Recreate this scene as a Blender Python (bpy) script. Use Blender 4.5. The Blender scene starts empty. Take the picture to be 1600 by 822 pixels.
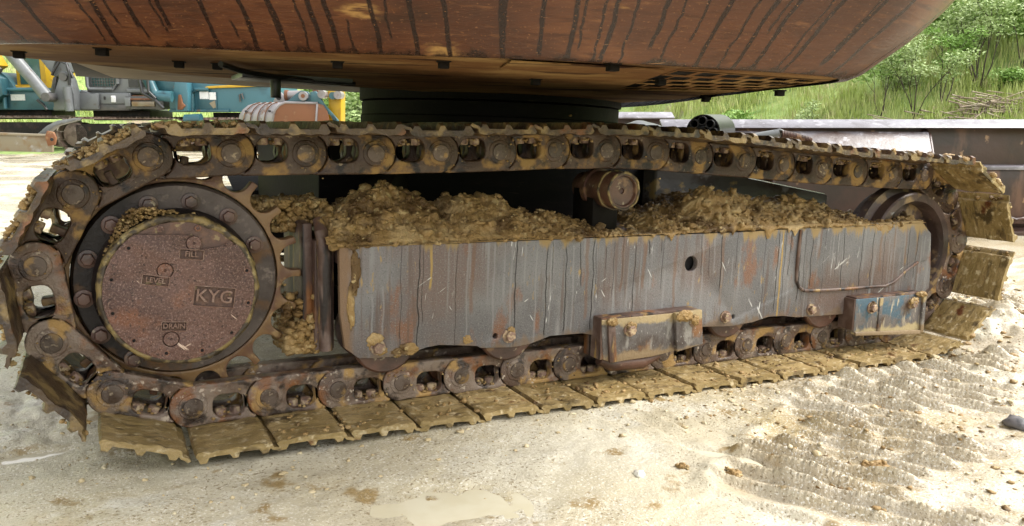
import bpy, bmesh, math, random
import numpy as np
from mathutils import Matrix, Vector

random.seed(4)
RNG = np.random.default_rng(11)
PI = math.pi
SC = bpy.context.scene
COL = SC.collection

# ------------------------------------------------------------------ camera
F_PX, YAW, PITCH, CAM_H = 1273.6, 0.473317, math.radians(10.367), 0.80
cd = bpy.data.cameras.new('camera')
cd.sensor_fit = 'HORIZONTAL'; cd.sensor_width = 36.0
cd.lens = 36.0 * F_PX / 1600.0
cd.clip_start = 0.05; cd.clip_end = 500
cam = bpy.data.objects.new('camera', cd); COL.objects.link(cam)
fw = Vector((math.sin(YAW) * math.cos(PITCH), math.cos(YAW) * math.cos(PITCH), -math.sin(PITCH)))
rt = Vector((math.cos(YAW), -math.sin(YAW), 0))
up = rt.cross(fw)
m = Matrix((rt, up, -fw)).transposed().to_4x4(); m.translation = (0, 0, CAM_H)
cam.matrix_world = m
SC.camera = cam

# ------------------------------------------------------------------ light
SUN_EL, SUN_AZ = math.radians(47), math.radians(112)      # azimuth clockwise from +Y
w = bpy.data.worlds.new('World'); SC.world = w; w.use_nodes = True
nt = w.node_tree; nt.nodes.clear()
sky = nt.nodes.new('ShaderNodeTexSky'); sky.sky_type = 'NISHITA'; sky.sun_disc = False
sky.sun_elevation = SUN_EL; sky.sun_rotation = SUN_AZ
sky.air_density = 1.0; sky.dust_density = 1.0; sky.ozone_density = 1.0
hs = nt.nodes.new('ShaderNodeHueSaturation'); hs.inputs['Saturation'].default_value = 0.04
bg = nt.nodes.new('ShaderNodeBackground'); bg.inputs['Strength'].default_value = 0.15
wo = nt.nodes.new('ShaderNodeOutputWorld')
nt.links.new(sky.outputs[0], hs.inputs['Color']); nt.links.new(hs.outputs[0], bg.inputs[0]); nt.links.new(bg.outputs[0], wo.inputs[0])
sl = bpy.data.lights.new('sun', 'SUN'); sl.energy = 1.5; sl.angle = math.radians(32); sl.color = (1.0, 0.965, 0.9)
sun = bpy.data.objects.new('sun', sl); COL.objects.link(sun)
sdir = Vector((math.sin(SUN_AZ) * math.cos(SUN_EL), math.cos(SUN_AZ) * math.cos(SUN_EL), math.sin(SUN_EL)))
sun.rotation_euler = sdir.to_track_quat('Z', 'Y').to_euler()
SC.view_settings.view_transform = 'Standard'; SC.view_settings.look = 'None'
SC.view_settings.exposure = 2.0; SC.view_settings.gamma = 1.0
SC.cycles.max_bounces = 8; SC.cycles.diffuse_bounces = 5; SC.cycles.use_denoising = True

# machine frame: x along the track, y into the picture, z up, origin on the sprocket axis
MACHINE = Matrix(((0.9990, 0.0054, 0.0435, 0.176), (-0.0059, 0.9999, 0.0110, 2.1941),
                  (-0.0434, -0.0112, 0.9990, 0.3785), (0, 0, 0, 1)))

# ------------------------------------------------------------------ numpy noise
def vnoise(p):
    p = np.asarray(p, float); i = np.floor(p).astype(np.int64); f = p - i; f = f * f * (3 - 2 * f)
    def h(a, b, c):
        n = (i[:, 0] + a) * 374761393 + (i[:, 1] + b) * 668265263 + (i[:, 2] + c) * 2147483647
        n = (n ^ (n >> 13)) * 1274126177; n = n ^ (n >> 16)
        return (n & 0xFFFF) / 65535.0
    x, y, z = f.T
    c = [h(a, b, d) for a in (0, 1) for b in (0, 1) for d in (0, 1)]
    c00 = c[0] * (1 - z) + c[1] * z; c01 = c[2] * (1 - z) + c[3] * z
    c10 = c[4] * (1 - z) + c[5] * z; c11 = c[6] * (1 - z) + c[7] * z
    return ((c00 * (1 - y) + c01 * y) * (1 - x) + (c10 * (1 - y) + c11 * y) * x) * 2 - 1
def fbm(p, octs=4, g=0.5):
    p = np.asarray(p, float); s = np.zeros(len(p)); a = 1.0
    for k in range(octs): s += a * vnoise(p + 17.3 * k); p = p * 2.03; a *= g
    return s
def worley(p):
    p = np.asarray(p, float); i = np.floor(p).astype(np.int64); best = np.full(len(p), 9.0)
    def hh(a, b, c, k):
        n = a * 374761393 + b * 668265263 + c * 1440662683 + k * 97531
        n = (n ^ (n >> 13)) * 1274126177; n = n ^ (n >> 16); return (n & 0xFFFF) / 65535.0
    for dx in (-1, 0, 1):
        for dy in (-1, 0, 1):
            for dz in (-1, 0, 1):
                a, b, c = i[:, 0] + dx, i[:, 1] + dy, i[:, 2] + dz
                q = (a + hh(a, b, c, 1) - p[:, 0]) ** 2 + (b + hh(a, b, c, 2) - p[:, 1]) ** 2 + (c + hh(a, b, c, 3) - p[:, 2]) ** 2
                best = np.minimum(best, q)
    return np.sqrt(best)
def crumbs(p): return np.sqrt(np.clip(1 - (worley(p) / .85) ** 2, 0, 1))      # packed round lumps with creases between
def sstep(a, b, x):
    t = np.clip((x - a) / (b - a), 0, 1); return t * t * (3 - 2 * t)

# ------------------------------------------------------------------ materials
def mat(name, base, layers=(), rough=0.6, metal=0.0, bump=(), spec=0.5, alpha=None, uv=False, rnd=True, hvar=0.0):
    """layers: dicts(c colour, s scale, lo, hi, d detail, st stretch, r roughness, rot, dist); bump: (scale, strength, detail[, stretch])"""
    M = bpy.data.materials.new(name); M.use_nodes = True
    N = M.node_tree.nodes; L = M.node_tree.links
    B = N['Principled BSDF']
    tc = N.new('ShaderNodeTexCoord'); src = tc.outputs['UV' if uv else 'Object']
    oi = N.new('ShaderNodeObjectInfo')
    if rnd:
        ad = N.new('ShaderNodeVectorMath'); ad.operation = 'ADD'
        mu = N.new('ShaderNodeVectorMath'); mu.operation = 'SCALE'; mu.inputs['Scale'].default_value = 37.0
        cx = N.new('ShaderNodeCombineXYZ')
        for k in range(3): L.new(oi.outputs['Random'], cx.inputs[k])
        L.new(cx.outputs[0], mu.inputs[0]); L.new(src, ad.inputs[0]); L.new(mu.outputs[0], ad.inputs[1]); src = ad.outputs[0]
    def mapped(st, rot=(0, 0, 0)):
        if tuple(st) == (1, 1, 1) and tuple(rot) == (0, 0, 0): return src
        mp = N.new('ShaderNodeMapping')
        if tuple(rot) != (0, 0, 0): mp.vector_type = 'TEXTURE'; st = tuple(1 / q for q in st)
        mp.inputs['Scale'].default_value = st; mp.inputs['Rotation'].default_value = rot
        L.new(src, mp.inputs[0]); return mp.outputs[0]
    def noise(s, d, st, rot=(0, 0, 0), dist=0.0, rg=0.55):
        n = N.new('ShaderNodeTexNoise'); n.inputs['Scale'].default_value = s; n.inputs['Detail'].default_value = d
        n.inputs['Roughness'].default_value = rg; n.inputs['Distortion'].default_value = dist
        L.new(mapped(st, rot), n.inputs['Vector']); return n.outputs['Fac']
    def ramp(fac, lo, hi):
        mr = N.new('ShaderNodeMapRange'); mr.inputs['From Min'].default_value = lo; mr.inputs['From Max'].default_value = hi
        mr.interpolation_type = 'SMOOTHSTEP'
        L.new(fac, mr.inputs['Value']); return mr.outputs['Result']
    col = N.new('ShaderNodeRGB'); col.outputs[0].default_value = (*base, 1); c = col.outputs[0]
    rv = N.new('ShaderNodeValue'); rv.outputs[0].default_value = rough; r = rv.outputs[0]
    for q in layers:
        if q.get('kind') == 'scratch':
            vo = N.new('ShaderNodeTexVoronoi'); vo.feature = 'DISTANCE_TO_EDGE'; vo.inputs['Scale'].default_value = q['s']
            L.new(mapped(q.get('st', (1, 1, 1)), q.get('rot', (0, 0, 0))), vo.inputs['Vector'])
            f1 = ramp(vo.outputs['Distance'], q.get('hi', .02), q.get('lo', .004))
            g = ramp(noise(q.get('gs', 6), 2, (1, 1, 1)), q.get('glo', .55), q.get('ghi', .62))
            mm = N.new('ShaderNodeMath'); mm.operation = 'MULTIPLY'; L.new(f1, mm.inputs[0]); L.new(g, mm.inputs[1]); fac = mm.outputs[0]
        elif q.get('kind') == 'attr':                   # a mask carried by the mesh (freshly churned soil)
            at_ = N.new('ShaderNodeAttribute'); at_.attribute_name = q['name']
            nz = noise(q['s'], 6, (1, 1, 1)); m1 = N.new('ShaderNodeMath'); m1.operation = 'MULTIPLY_ADD'; m1.inputs[1].default_value = .8; L.new(nz, m1.inputs[0]); L.new(at_.outputs['Fac'], m1.inputs[2])
            fac = ramp(m1.outputs[0], .62, 1.15)
        elif q.get('kind') == 'drip':                   # runs of water: lines at random places along one axis, each with its own length
            sx = N.new('ShaderNodeSeparateXYZ'); L.new(src, sx.inputs[0]); U = sx.outputs[0]; V = sx.outputs[q.get('ax', 2)]
            def ma(op, a_, b_, c_=None):
                k_ = N.new('ShaderNodeMath'); k_.operation = op
                for i_, x_ in enumerate((a_, b_, c_)):
                    if x_ is None: continue
                    if isinstance(x_, (int, float)): k_.inputs[i_].default_value = x_
                    else: L.new(x_, k_.inputs[i_])
                return k_.outputs[0]
            wob = noise(q.get('ws', 9), 3, q.get('wst', (.8, .8, 1)))
            uu = ma('MULTIPLY', ma('MULTIPLY_ADD', wob, q.get('wa', .02), U), q['n'])
            vo = N.new('ShaderNodeTexVoronoi'); vo.voronoi_dimensions = '1D'; vo.inputs['Scale'].default_value = 1.0; L.new(uu, vo.inputs['W'])
            sc_ = N.new('ShaderNodeSeparateColor'); L.new(vo.outputs['Color'], sc_.inputs[0])
            wn = noise(q.get('vs', 14), 2, (1, 1, 1))
            wd = ma('MULTIPLY', ma('MULTIPLY_ADD', wn, 1.2, .4), q['w'] * q['n'])
            f1 = ramp(ma('DIVIDE', vo.outputs['Distance'], wd), 1.35, .55)
            keep_ = ma('LESS_THAN', sc_.outputs[0], q.get('dens', .6))
            end_ = ma('MULTIPLY_ADD', sc_.outputs[1], q['e1'] - q['e0'], q['e0'])
            top_ = ma('MULTIPLY_ADD', sc_.outputs[2], q.get('t1', 9) - q.get('t0', 9), q.get('t0', 9))
            f2 = ramp(ma('SUBTRACT', V, end_), 0.0, q.get('fade', .02)); f3 = ramp(ma('SUBTRACT', top_, V), 0.0, .015)
            fac = ma('MULTIPLY', ma('MULTIPLY', f1, keep_), ma('MULTIPLY', f2, f3))
        elif q.get('kind') == 'z':                      # by place along one axis (low mud crust, top edge drips, sprocket grease and shade)
            sx = N.new('ShaderNodeSeparateXYZ'); L.new(tc.outputs['UV' if uv else 'Object'], sx.inputs[0])
            nz = noise(q['s'], q.get('d', 4), q.get('st', (1, 1, 1)))
            m1 = N.new('ShaderNodeMath'); m1.operation = 'MULTIPLY_ADD'; m1.inputs[1].default_value = q.get('amp', .1); L.new(nz, m1.inputs[0])
            L.new(sx.outputs[q.get('ax', 2)], m1.inputs[2]); fac = ramp(m1.outputs[0], q['lo'], q['hi'])
        else:
            fac = ramp(noise(q['s'], q.get('d', 5), q.get('st', (1, 1, 1)), q.get('rot', (0, 0, 0)), q.get('dist', 0.0)), q.get('lo', .45), q.get('hi', .6))
            if 'mask' in q:
                k = q['mask']; f2 = ramp(noise(k[0], 3, k[3] if len(k) > 3 else (1, 1, 1)), k[1], k[2])
                mm = N.new('ShaderNodeMath'); mm.operation = 'MULTIPLY'; L.new(fac, mm.inputs[0]); L.new(f2, mm.inputs[1]); fac = mm.outputs[0]
        if 'a' in q:
            mm = N.new('ShaderNodeMath'); mm.operation = 'MULTIPLY'; mm.inputs[1].default_value = q['a']; L.new(fac, mm.inputs[0]); fac = mm.outputs[0]
        if 'c' in q:
            mx = N.new('ShaderNodeMix'); mx.data_type = 'RGBA'
            L.new(fac, mx.inputs[0]); L.new(c, mx.inputs[6]); mx.inputs[7].default_value = (*q['c'], 1); c = mx.outputs[2]
        if 'r' in q:
            mx = N.new('ShaderNodeMix'); mx.data_type = 'FLOAT'
            L.new(fac, mx.inputs[0]); L.new(r, mx.inputs[2]); mx.inputs[3].default_value = q['r']; r = mx.outputs[0]
    if hvar:
        hv = N.new('ShaderNodeHueSaturation')
        mr = N.new('ShaderNodeMapRange'); mr.inputs['To Min'].default_value = 1 - hvar; mr.inputs['To Max'].default_value = 1 + hvar
        L.new(oi.outputs['Random'], mr.inputs['Value']); L.new(mr.outputs[0], hv.inputs['Value']); L.new(c, hv.inputs['Color']); c = hv.outputs[0]
    L.new(c, B.inputs['Base Color']); L.new(r, B.inputs['Roughness'])
    B.inputs['Metallic'].default_value = metal; B.inputs['Specular IOR Level'].default_value = spec
    prev = None
    for b in bump:
        bp = N.new('ShaderNodeBump'); bp.inputs['Strength'].default_value = b[1]; bp.inputs['Distance'].default_value = b[4] if len(b) > 4 else 0.004
        L.new(noise(b[0], b[2], b[3] if len(b) > 3 else (1, 1, 1)), bp.inputs['Height'])
        if prev: L.new(prev, bp.inputs['Normal'])
        prev = bp.outputs[0]
    if prev: L.new(prev, B.inputs['Normal'])
    if alpha is not None: B.inputs['Alpha'].default_value = alpha
    return M

MUD = (0.36, 0.25, 0.105); MUDL = (0.50, 0.39, 0.22); MUDD = (0.16, 0.095, 0.035)
M = {}
M['link'] = mat('link_rust_shaded', (0.040, 0.021, 0.012), [
    dict(c=(0.072, 0.044, 0.028), s=9, lo=.42, hi=.62, d=7),
    dict(c=(0.15, 0.058, 0.018), s=12, lo=.52, hi=.67, d=7),
    dict(c=(0.014, 0.0085, 0.0065), s=20, lo=.52, hi=.63, d=5),
    dict(c=(0.24, 0.145, 0.05), s=12, lo=.52, hi=.64, d=10, r=.8),
    dict(c=(0.30, 0.235, 0.16), s=55, lo=.61, hi=.69, d=6, mask=(7, .48, .64), r=.85)], rough=.42, bump=[(60, .6, 8), (190, .5, 3)], spec=.35)
M['link_low'] = mat('link_caked', (0.0874, 0.0516, 0.0344), [
    dict(c=(0.1748, 0.1273, 0.096), s=10, lo=.42, hi=.6, d=7),
    dict(c=(0.1564, 0.05848, 0.0176), s=12, lo=.53, hi=.66, d=7),
    dict(c=(0.02576, 0.01462, 0.0096), s=18, lo=.52, hi=.64, d=6),
    dict(c=(0.2944, 0.1763, 0.06), s=11, lo=.53, hi=.63, d=9, r=.8),
    dict(c=(0.4232, 0.3483, 0.276), s=60, lo=.57, hi=.67, d=6, mask=(8, .42, .6), r=.85)], rough=.46, bump=[(70, .8, 8), (210, .6, 3)])
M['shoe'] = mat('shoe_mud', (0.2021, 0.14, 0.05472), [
    dict(c=(0.2752, 0.196, 0.0874), s=13, lo=.42, hi=.6, d=7),
    dict(c=(0.0516, 0.0336, 0.01672), s=26, lo=.55, hi=.64, d=9, st=(.5, 1.4, 1), r=.3, a=.6),
    dict(c=(0.0301, 0.0192, 0.00988), s=14, lo=.60, hi=.68, d=9, st=(.6, .6, 1), r=.3, a=.8),
    dict(c=(0.4042, 0.32, 0.19), s=45, lo=.55, hi=.68, d=7),
    dict(c=(0.0946, 0.032, 0.01064), s=8, lo=.62, hi=.69, d=6)], rough=.36, bump=[(38, .9, 8, (.5, 1.4, 1), .008), (150, .7, 4)], hvar=.15, spec=.35)
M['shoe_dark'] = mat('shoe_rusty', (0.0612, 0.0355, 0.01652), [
    dict(c=(0.02754, 0.01591, 0.01102), s=12, lo=.45, hi=.6, d=5),
    dict(c=(0.1836, 0.1224, 0.04896), s=16, lo=.50, hi=.62, d=8),
    dict(c=(0.1469, 0.05508, 0.01714), s=9, lo=.58, hi=.68, d=6)], rough=.42, bump=[(45, .8, 8, (1, 1, 1), .006), (150, .5, 4)], hvar=.15)
M['nut'] = mat('nut_rust', (0.16, 0.096, 0.068), [dict(c=(0.304, 0.224, 0.136), s=60, lo=.45, hi=.6), dict(c=(0.064, 0.036, 0.024), s=40, lo=.55, hi=.65)], rough=.6, bump=[(150, .5, 5)], hvar=.25)
M['pin'] = mat('pin_steel', (0.085, 0.060, 0.046), [dict(c=(0.045, 0.025, 0.015), s=35, lo=.45, hi=.62), dict(c=(0.24, 0.185, 0.13), s=70, lo=.56, hi=.68), dict(c=(.20, .12, .045), s=22, lo=.55, hi=.65)], rough=.45, bump=[(120, .5, 5)], hvar=.4, spec=.35)
M['hub_dark'] = mat('hub_oily', (0.012, 0.0084, 0.0078), [dict(c=(0.033, 0.0228, 0.0198), s=7, lo=.46, hi=.66, d=6), dict(c=(0.06, 0.027, 0.012), s=10, lo=.6, hi=.72), dict(c=(0.09, 0.072, 0.06), s=80, lo=.64, hi=.7, d=5)], rough=0.55, bump=[(50, .5, 6)], spec=0.2)
M['sprocket_face'] = mat('sprocket_grey', (0.088, 0.068, 0.060), [dict(c=(0.045, 0.032, 0.027), s=6, lo=.46, hi=.64, d=7), dict(c=(0.15, .118, .10), s=40, lo=.54, hi=.68, d=6),
    dict(kind='z', ax=0, c=(0.012, 0.0085, 0.0075), s=7, amp=.22, lo=.10, hi=-.05, d=6, a=.95), dict(c=(0.11, 0.055, 0.022), s=9, lo=.57, hi=.70, d=8),  # darker to the left: grease plus shade worked into the colour
    dict(c=(.40, .35, .29), s=50, lo=.66, hi=.69, d=2, st=(1, 1, .1), rot=(0, 1.2, 0), mask=(8, .5, .6))], rough=0.5, bump=[(80, .6, 6)], rnd=False, spec=0.25)
M['sprocket_teeth'] = mat('sprocket_tan', (0.168, 0.092, 0.036), [dict(c=(0.096, 0.04, 0.02), s=12, lo=.45, hi=.62), dict(c=(0.264, 0.168, 0.072), s=18, lo=.55, hi=.65, d=6)], rough=.5, bump=[(70, .5, 6)])
M['cover'] = mat('cover_plum', (0.1058, 0.054, 0.04264), [
    dict(c=(0.06696, 0.0333, 0.02706), s=7, lo=.42, hi=.62, d=8), dict(c=(0.1566, 0.0612, 0.03116), s=9, lo=.54, hi=.70, d=7),
    dict(c=(0.2052, 0.1305, 0.105), s=190, lo=.48, hi=.74, d=7), dict(c=(0.03024, 0.0162, 0.01312), s=160, lo=.55, hi=.70, d=6),
    dict(c=(0.54, 0.396, 0.3116), s=110, lo=.66, hi=.685, d=2, st=(1, 1, .07), rot=(0, 1.1, 0), mask=(14, .52, .60)),
    dict(c=(0.54, 0.396, 0.3116), s=110, lo=.67, hi=.69, d=2, st=(1, 1, .08), rot=(0, -.8, 0), mask=(14, .52, .60)),
    dict(c=(0.2808, 0.18, 0.1435), s=300, lo=.60, hi=.74, d=3)], rough=.5, bump=[(150, .7, 6), (25, .25, 4)], spec=.35)
M['cover_rim'] = mat('cover_rim_mud', (0.192, 0.1344, 0.048), [dict(c=(0.0384, 0.0256, 0.01408), s=30, lo=.42, hi=.58, d=6), dict(c=(0.2688, 0.2112, 0.096), s=40, lo=.58, hi=.68)], rough=.6, bump=[(70, .8, 6)])
M['letter'] = mat('letter_rust', (0.155, 0.085, 0.062), [dict(c=(0.24, .16, .125), s=60, lo=.48, hi=.68)], rough=.5, bump=[(140, .4, 5)])
M['recess'] = mat('recess_rust', (0.075, 0.038, 0.028), [dict(c=(0.11, .055, .035), s=50, lo=.45, hi=.6), dict(c=(.2, .14, .07), s=40, lo=.6, hi=.66)], rough=.6, bump=[(140, .4, 5)])
M['black'] = mat('black_hole', (0.012, 0.010, 0.010), rough=.7)
M['frame'] = mat('frame_paint', (0.1024, 0.096, 0.0976), [
    dict(c=(0.148, 0.1392, 0.1376), s=3.5, lo=.42, hi=.62, d=8),
    dict(c=(0.124, 0.0864, 0.0736), s=2.2, lo=.48, hi=.66, d=8),
    dict(c=(0.192, 0.1824, 0.1792), s=40, lo=.50, hi=.66, d=4, st=(1, 1, .03), mask=(4, .42, .6)),
    dict(c=(0.176, 0.068, 0.0256), s=11, lo=.60, hi=.70, d=9, st=(1, 1, .4), a=.7),
    dict(c=(0.192, 0.184, 0.1776), s=240, lo=.50, hi=.74, d=6),
    dict(c=(0.048, 0.044, 0.0416), s=200, lo=.54, hi=.74, d=6),
    dict(c=(0.092, 0.06, 0.0464), s=52, lo=.54, hi=.66, d=5, st=(1, 1, .05), dist=.2, mask=(2.6, .42, .56), a=.7),
    dict(kind='drip', c=(0.128, 0.06, 0.028), n=15, w=.0060, dens=.34, e0=-.18, e1=.10, wa=.03, a=.5),
    dict(kind='drip', c=(0.208, 0.2, 0.196), n=23, w=.0030, dens=.42, e0=-.30, e1=.06, t0=-.05, t1=.2, wa=.015, a=.5),
    dict(kind='drip', c=(0.0144, 0.0112, 0.0104), n=19, w=.0019, dens=.36, e0=-.34, e1=.05, wa=.028, r=.2, a=.85),
    dict(kind='drip', c=(0.0208, 0.0152, 0.0128), n=31, w=.0012, dens=.26, e0=-.26, e1=.09, wa=.02, r=.2, a=.7),
    dict(kind='drip', c=(0.288, 0.192, 0.064), n=6, w=.0036, dens=.24, e0=-.30, e1=.02, wa=.015, r=.7),
    dict(c=(0.256, 0.172, 0.076), s=60, lo=.60, hi=.68, d=6, st=(1, 1, .3), mask=(3.0, .50, .60)),
    dict(c=(0.44, 0.424, 0.408), s=130, lo=.665, hi=.685, d=2, st=(1, 1, .05), rot=(0, .12, 0), mask=(9, .57, .62)),
    dict(c=(0.44, 0.424, 0.408), s=110, lo=.68, hi=.70, d=2, st=(1, 1, .06), rot=(0, -.55, 0), mask=(9, .58, .63)),
    dict(c=(0.4, 0.384, 0.36), s=100, lo=.685, hi=.70, d=2, st=(1, 1, .06), rot=(0, 1.0, 0), mask=(9, .58, .63)),
    dict(kind='z', c=(0.24, 0.164, 0.072), s=26, st=(1, 1, .12), amp=.20, lo=.178, hi=.205, d=8, r=.8),
    dict(kind='z', c=(0.152, 0.104, 0.068), s=20, st=(1, 1, .5), amp=-.16, lo=-.285, hi=-.312, d=7, a=.8, r=.8),
    dict(kind='z', ax=0, c=(0.176, 0.1, 0.048), s=40, st=(1, 1, .2), amp=-.10, lo=.395, hi=.365, d=8, a=.8, r=.8)],
    rough=.42, bump=[(90, .35, 6), (12, .15, 4), (260, .4, 3)], rnd=False, spec=.3)
M['frame_rust'] = mat('frame_rusty_plate', (0.070, 0.040, 0.030), [dict(c=(0.15, 0.105, 0.088), s=8, lo=.46, hi=.64, d=7), dict(c=(0.17, 0.07, 0.024), s=14, lo=.53, hi=.65, st=(1, 1, .2), d=7), dict(c=(.26, .165, .06), s=30, lo=.57, hi=.65, d=8, st=(1, 1, .2)), dict(c=(.02, .014, .012), s=24, lo=.55, hi=.64, d=3, st=(1, 1, .1))], rough=.5, bump=[(80, .6, 6)], spec=.3)
M['guard'] = mat('guard_steel', (0.09409, 0.08225, 0.07806), [dict(c=(0.05227, 0.03624, 0.03137), s=11, lo=.45, hi=.62, d=6), dict(c=(0.2091, 0.1917, 0.1742), s=24, lo=.54, hi=.66, d=6, st=(1, 1, .35)), dict(c=(0.1533, 0.0697, 0.02788), s=9, lo=.60, hi=.69), dict(c=(0.2927, 0.2788, 0.2579), s=120, lo=.62, hi=.70), dict(kind='z', c=(0.2649, 0.1952, 0.09758), s=24, amp=.06, lo=.062, hi=.075, d=6), dict(kind='z', c=(0.2091, 0.1464, 0.08364), s=24, amp=-.07, lo=-.075, hi=-.095, d=6)], rough=.45, bump=[(80, .7, 6)], rnd=False)
M['guard_blue'] = mat('guard_blue_paint', (0.044, 0.08, 0.108), [dict(c=(0.112, 0.096, 0.088), s=8, lo=.45, hi=.54, d=7), dict(c=(0.072, 0.044, 0.032), s=13, lo=.54, hi=.64, d=7), dict(c=(0.272, 0.232, 0.176), s=50, lo=.58, hi=.66, d=5, st=(1, 1, .25)), dict(kind='z', c=(0.36, 0.288, 0.16), s=24, amp=-.07, lo=-.075, hi=-.095, d=6)], rough=.45, bump=[(80, .6, 6)], rnd=False)
M['roller'] = mat('roller_rust', (0.08625, 0.039, 0.0255), [dict(c=(0.04125, 0.0195, 0.0135), s=8, lo=.45, hi=.62), dict(c=(0.165, 0.09, 0.045), s=14, lo=.58, hi=.67), dict(c=(0.2475, 0.195, 0.1275), s=50, lo=.63, hi=.7)], rough=.42, bump=[(70, .4, 6)])
M['idler'] = mat('idler_rust', (0.068, 0.0416, 0.0344), [dict(c=(0.036, 0.0216, 0.0176), s=8, lo=.45, hi=.62), dict(c=(0.208, 0.136, 0.064), s=13, lo=.54, hi=.64, d=7), dict(c=(0.176, 0.16, 0.16), s=20, lo=.62, hi=.7)], rough=.42, bump=[(60, .5, 6)])
M['mud'] = mat('mud_lumps', (0.2508, 0.1554, 0.0576), [dict(c=(0.352, 0.2436, 0.112), s=14, lo=.47, hi=.62, d=8), dict(c=(0.0924, 0.0504, 0.0168), s=7, lo=.50, hi=.64, d=8), dict(c=(0.3696, 0.2688, 0.128), s=40, lo=.57, hi=.66)], rough=.5, bump=[(70, .9, 8, (1, 1, 1), .007), (200, .8, 4)], rnd=False, spec=.3)
M['cw'] = mat('counterweight_rust', (0.09374, 0.03134, 0.01323), [
    dict(c=(0.06048, 0.02115, 0.0108), s=2.2, lo=.42, hi=.62, d=5, st=(1, 1.4, 1)),
    dict(c=(0.1391, 0.04957, 0.01823), s=3.1, lo=.50, hi=.70, d=7, st=(1, 1.5, 1)),
    dict(c=(0.378, 0.2115, 0.0675), s=2.3, lo=.61, hi=.67, d=10, st=(1, 2.0, 1), dist=.3, r=.8),
    dict(c=(0.1904, 0.07776, 0.029), s=30, lo=.56, hi=.74, d=9, st=(.5, 1.6, 1), a=.7),
    dict(c=(0.0378, 0.01458, 0.0081), s=9, lo=.56, hi=.70, d=9, st=(.6, 1.3, 1), a=.8),
    dict(c=(0.0672, 0.0216, 0.009), s=34, lo=.50, hi=.66, d=8, st=(.35, 1.6, 1)),
    dict(kind='drip', ax=1, c=(0.0168, 0.006696, 0.0046), n=15, w=.0052, dens=.70, e0=-.10, e1=.07, wa=.020, ws=7, wst=(.6, 1.3, 1), r=.22, a=.96),
    dict(kind='drip', ax=1, c=(0.01848, 0.00756, 0.005), n=22, w=.0030, dens=.40, e0=-.05, e1=.12, t0=.10, t1=.45, wa=.025, ws=9, wst=(.6, 1.3, 1), r=.25, a=.9),
    dict(kind='z', ax=1, c=(0.02268, 0.009477, 0.006075), s=22, st=(1, .6, 1), amp=.12, lo=.085, hi=.062, d=5, a=.92, r=.25),
    dict(c=(0.3326, 0.175, 0.081), s=60, lo=.665, hi=.685, d=2, st=(.06, 1, 1), rot=(0, 0, .2), mask=(3, .57, .63)),
    dict(c=(0.1966, 0.08748, 0.03645), s=140, lo=.60, hi=.72, d=3)],
    rough=.36, bump=[(60, .3, 7, (.4, 1.6, 1)), (9, .25, 5)], uv=True, rnd=False, spec=.4)
M['under'] = mat('underside_rust', (0.150, 0.072, 0.027), [
    dict(c=(0.27, 0.165, 0.065), s=2.2, lo=.42, hi=.60, d=8, st=(1, 1.6, 1), rot=(0, 0, -.45)),
    dict(c=(0.040, 0.017, 0.009), s=4.4, lo=.54, hi=.66, d=8, st=(.5, 3, 1), rot=(0, 0, -.45)),
    dict(c=(0.33, .21, .085), s=16, lo=.58, hi=.70, d=8, st=(.5, 4, 1), rot=(0, 0, -.45))], rough=.7, bump=[(35, .5, 6)], rnd=False, spec=.12)
M['under_pale'] = mat('chassis_underside', (0.238, 0.175, 0.098), [dict(c=(0.14, 0.084, 0.042), s=3, lo=.5, hi=.65, d=6), dict(c=(0.315, 0.252, 0.154), s=5, lo=.55, hi=.68)], rough=.6, bump=[(35, .4, 6)], rnd=False)
M['dark_steel'] = mat('dark_shaded_steel', (0.0035, 0.0028, 0.00245), [dict(c=(0.00735, 0.005425, 0.0042), s=5, lo=.45, hi=.62, st=(1, 1, 3)), dict(c=(0.01575, 0.01137, 0.007875), s=16, lo=.62, hi=.7, st=(1, 1, 5))], rough=0.6, bump=[(40, .4, 5)], rnd=False, spec=0.12)  # near-black base carries the shade under the machine
M['carbody'] = mat('carbody_grey', (0.0975, 0.0885, 0.0825), [dict(c=(0.0525, 0.036, 0.03), s=5, lo=.48, hi=.64), dict(c=(0.18, 0.165, 0.1575), s=10, lo=.57, hi=.67), dict(c=MUD, s=7, lo=.6, hi=.66)], rough=.25, bump=[(50, .4, 6)], rnd=False, spec=0.4)
M['rubber'] = mat('black_rubber', (0.014, 0.014, 0.015), rough=.35, bump=[(60, .2, 3)])
M['teal'] = mat('teal_paint', (0.0176, 0.068, 0.0864), [dict(c=(0.028, 0.096, 0.116), s=2.4, lo=.45, hi=.62), dict(c=(0.096, 0.056, 0.032), s=6, lo=.64, hi=.70), dict(c=(0.0096, 0.036, 0.048), s=5, lo=.58, hi=.7)], rough=.4)
M['teal_light'] = mat('teal_faded_paint', (0.036, 0.116, 0.148), [dict(c=(0.024, 0.084, 0.108), s=2.4, lo=.5, hi=.66), dict(c=(0.144, 0.08, 0.048), s=5, lo=.68, hi=.72)], rough=.4)
M['yellow'] = mat('yellow_paint', (0.425, 0.255, 0.0102), [dict(c=(0.272, 0.1445, 0.017), s=6, lo=.56, hi=.7)], rough=.4)
M['grey'] = mat('grey_paint', (0.108, 0.1136, 0.1176), [dict(c=(0.144, 0.152, 0.156), s=2.5, lo=.45, hi=.62), dict(c=(0.08, 0.068, 0.056), s=6, lo=.60, hi=.7)], rough=.4)
M['grey_dark'] = mat('grey_dark_paint', (0.049, 0.049, 0.049), [dict(c=(0.084, 0.077, 0.0735), s=4, lo=.45, hi=.62)], rough=.45)  # darker grey for brackets, skirts and small fittings
M['glass'] = mat('tinted_glass', (0.035, 0.085, 0.085), [dict(c=(0.07, .15, .14), s=2.5, lo=.42, hi=.6)], rough=.12)
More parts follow.
